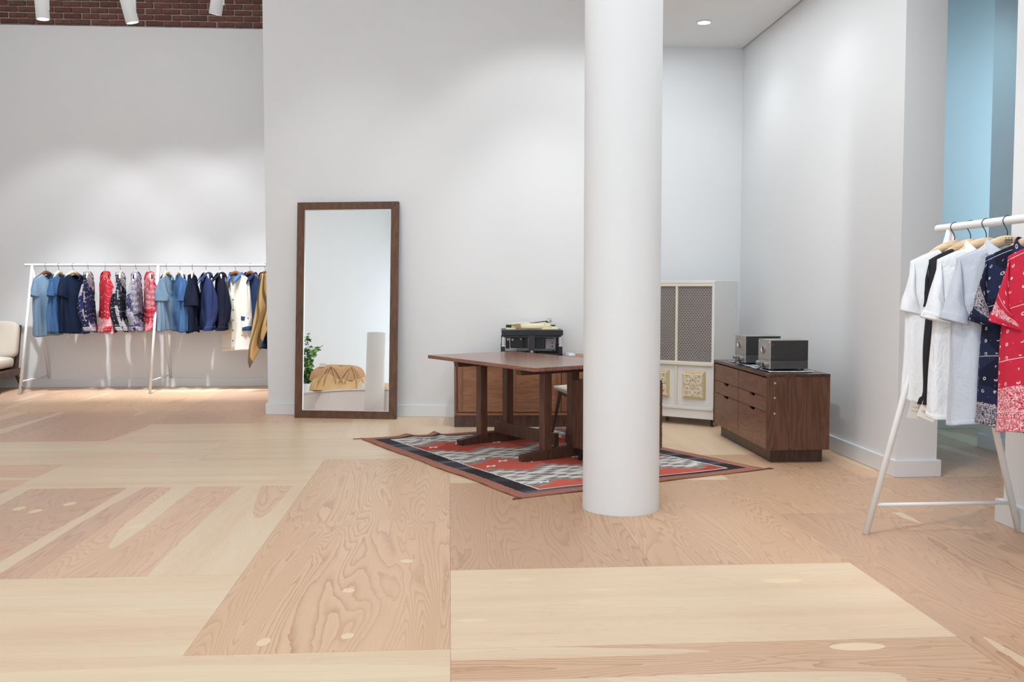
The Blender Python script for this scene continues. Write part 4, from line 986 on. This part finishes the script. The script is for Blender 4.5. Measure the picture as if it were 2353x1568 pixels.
jacket(-2.79, D(-67), INKJ, 'ink blue jacket left of the cream coat', 'pale hanger holding the ink blue jacket left of the cream coat', HANGW, .66, 14, collar='fold', tagp=((-.05, -.09, -.36), (0, 0, .2)))
def cream_coat():
    t, G = jacket(-2.60, D(-26), CREAM, 'long cream coat with blue denim collar and cuffs', 'brown hanger holding the long cream coat', HANGD, .93, 15, collar='fold', cmat=DENB, cuffm=CUFFB, name='coat', cat='coat', vopen=.15, ws=.195, ry1=.06, fwd=.15)
    for a in (pi/2-.75, pi/2+.75):
        p = G.patch('pocket', CREAM, a-.34, a+.34, .56, .80, .006); G.patch('pocket_flap', CUFFB, a-.34, a+.34, .545, .60, .009, parent=p)
cream_coat()
jacket(-2.425, D(-36), DENC, 'long indigo denim coat right of the cream coat', 'brown hanger holding the long indigo denim coat', HANGD, .90, 16, collar='fold', name='coat', cat='coat', vopen=.13)
jacket(-2.245, D(-44), INKJ, 'dark ink coat half hidden by the tall wall corner', 'brown hanger holding the dark coat at the wall corner', HANGD, .90, 17, collar='fold', name='coat', cat='coat', vopen=.13)
def scarf():
    t = NT('striped_scarf_wool'); uv = t.uv(); sp = t.new('SeparateXYZ', {0: uv}); U = sp.outputs[0]
    st = t.math('GREATER_THAN', t.math('PINGPONG', t.math('ADD', U, .02), .06), .037); c = t.mix(st, lin(186,148,88), lin(46,40,36)); c = t.mix(t.noise(uv, 60, 3), c, t.mix(.35, c, lin(214,184,130)))
    t.set(Base_Color=c, Roughness=.95); t.bump(t.noise(uv, 200, 3), .4, .004)
    xl = [(0, .0), (.3, -.055), (.6, -.12), (.8, -.158), (.92, -.168), (1, -.150)]
    def left_edge(v):
        for (v0, x0), (v1, x1) in zip(xl, xl[1:]):
            if v <= v1: return x0+(x1-x0)*(v-v0)/(v1-v0)
        return xl[-1][1]
    def f(u, v):
        x0 = left_edge(v); x = x0+(.20-x0*.55)*u*(.35+.65*min(1, v*2.2)); zb = -1.10+.62*u**1.15
        return (x, .020*sin(u*11+v*3)*(.3+v)+.03*u, .03+(zb-.03)*v)
    b = MB(); b.grid(f, 30, 50, uvf=lambda u, v: (u*.30+.03*sin(v*9), -v*1.2))
    tag(b.build('scarf', t.m, smooth=True, solid=.004, loc=(-2.235, RY1-.34, 1.385)), 'mustard and black striped scarf draped at the end of the left rack', 'scarf')
scarf()
# ------------------------------------------------------------------ right rack garments, nearer the camera
WTEE = cloth('white_jersey', (.82, .83, .86), .02, wr=.5); BTEE = cloth('charcoal_jersey', lin(44,44,48), .1); WSH = cloth('white_poplin', (.82, .83, .86), .02, wr=.9); GSH = cloth('pale_blue_seersucker', lin(206,212,224), .03, wr=1.0, weave=3)
BNV2 = bandana('navy_bandana_cotton', lin(24,28,48), lin(196,188,190), .42, 1.0, False, lin(34,40,68), border=(-.31, -.20, -.70)); BRD2 = bandana('crimson_bandana_cotton', lin(194,42,66), lin(236,206,212), .36, 1.0, border=(-.9, -.29, -.60))
RR = 'garments on the near right rack'
def right(y): return (RX2, y, RZ2)
RS = (110, 60)
t_, G_ = tee(0, D(-14), WTEE, 'plain white t-shirt at the far end of the right rack', 'pale wooden hanger holding the plain white t-shirt on the right rack', HANGW, .76, 21, RR, right(4.615), ws=.205, sl=.25, beta=77, res=RS, fold=.022)
swing_tag(t_, (-.16, -.03, -.875), (.1, .2, .2), .07, .09); swing_tag(t_, (-.12, -.05, -.87), (.1, -.5, .4), .07, .08)
t_, G_ = tee(0, D(-52), BTEE, 'charcoal t-shirt squeezed between the two white tops', 'pale wooden hanger holding the charcoal t-shirt on the right rack', HANGW, .76, 22, RR, right(4.47), ws=.205, sl=.22, beta=78, res=RS)
swing_tag(t_, (-.16, -.03, -.885), (.1, .35, .2), .085, .08); swing_tag(t_, (-.15, -.04, -.875), (.1, .3, .2), .085, .05)
def short_shirt(y, rz, mat, label, hl, seed, L=.80, stamp=False, pocket=True, beta=75, sl=.28, ry=.062, yoke=None):
    t = thing('shirt', label, 'shirt', right(y), rz, RR)
    G = Garment(t, mat, L=L, seed=seed, T=.062, Th=.075, ws=.215, wc=.225, wh=.235, res=RS, fold=.020, vopen=.10, nfold=4)
    G.body(); G.collar(fall=.06)
    for s in (-1, 1):
        o = G.sleeve(s, sl, beta, .165, .21, .03, ry, fold=.006, cuff=(mat, .13))
    G.patch('placket', mat, pi/2-.07, pi/2+.07, .10, .985, .005); G.buttons(plain('pearl_button', (.75, .74, .72), .25), [.18, .33, .48, .63, .78], .006)
    if pocket: G.patch('chest_pocket', mat, pi/2+.35, pi/2+.95, .24, .44, .005)
    G.patch('hem', mat, 0, 2*pi, .972, 1.0, .003, 80, 3)
    hanger(right(y), rz, hl, HANGW, stamp=stamp); return t, G
short_shirt(4.335, D(-12), WSH, 'white short-sleeved shirt with collar on the right rack', 'pale wooden hanger holding the white collared shirt on the right rack', 23, .80)
short_shirt(4.165, D(-12), GSH, 'pale grey-blue short-sleeved shirt on the right rack', 'wooden hanger with burnt stamp holding the pale grey-blue shirt', 24, .81, stamp=True)
short_shirt(3.93, D(-50), BNV2, 'navy bandana print short-sleeved shirt beside the red one', 'wooden hanger holding the navy bandana shirt, beyond the picture edge', 25, .80, pocket=False)
short_shirt(3.77, D(-54), BRD2, 'crimson bandana print short-sleeved shirt cut off by the right picture edge', 'wooden hanger holding the crimson shirt, beyond the picture edge', 26, .80, pocket=False)
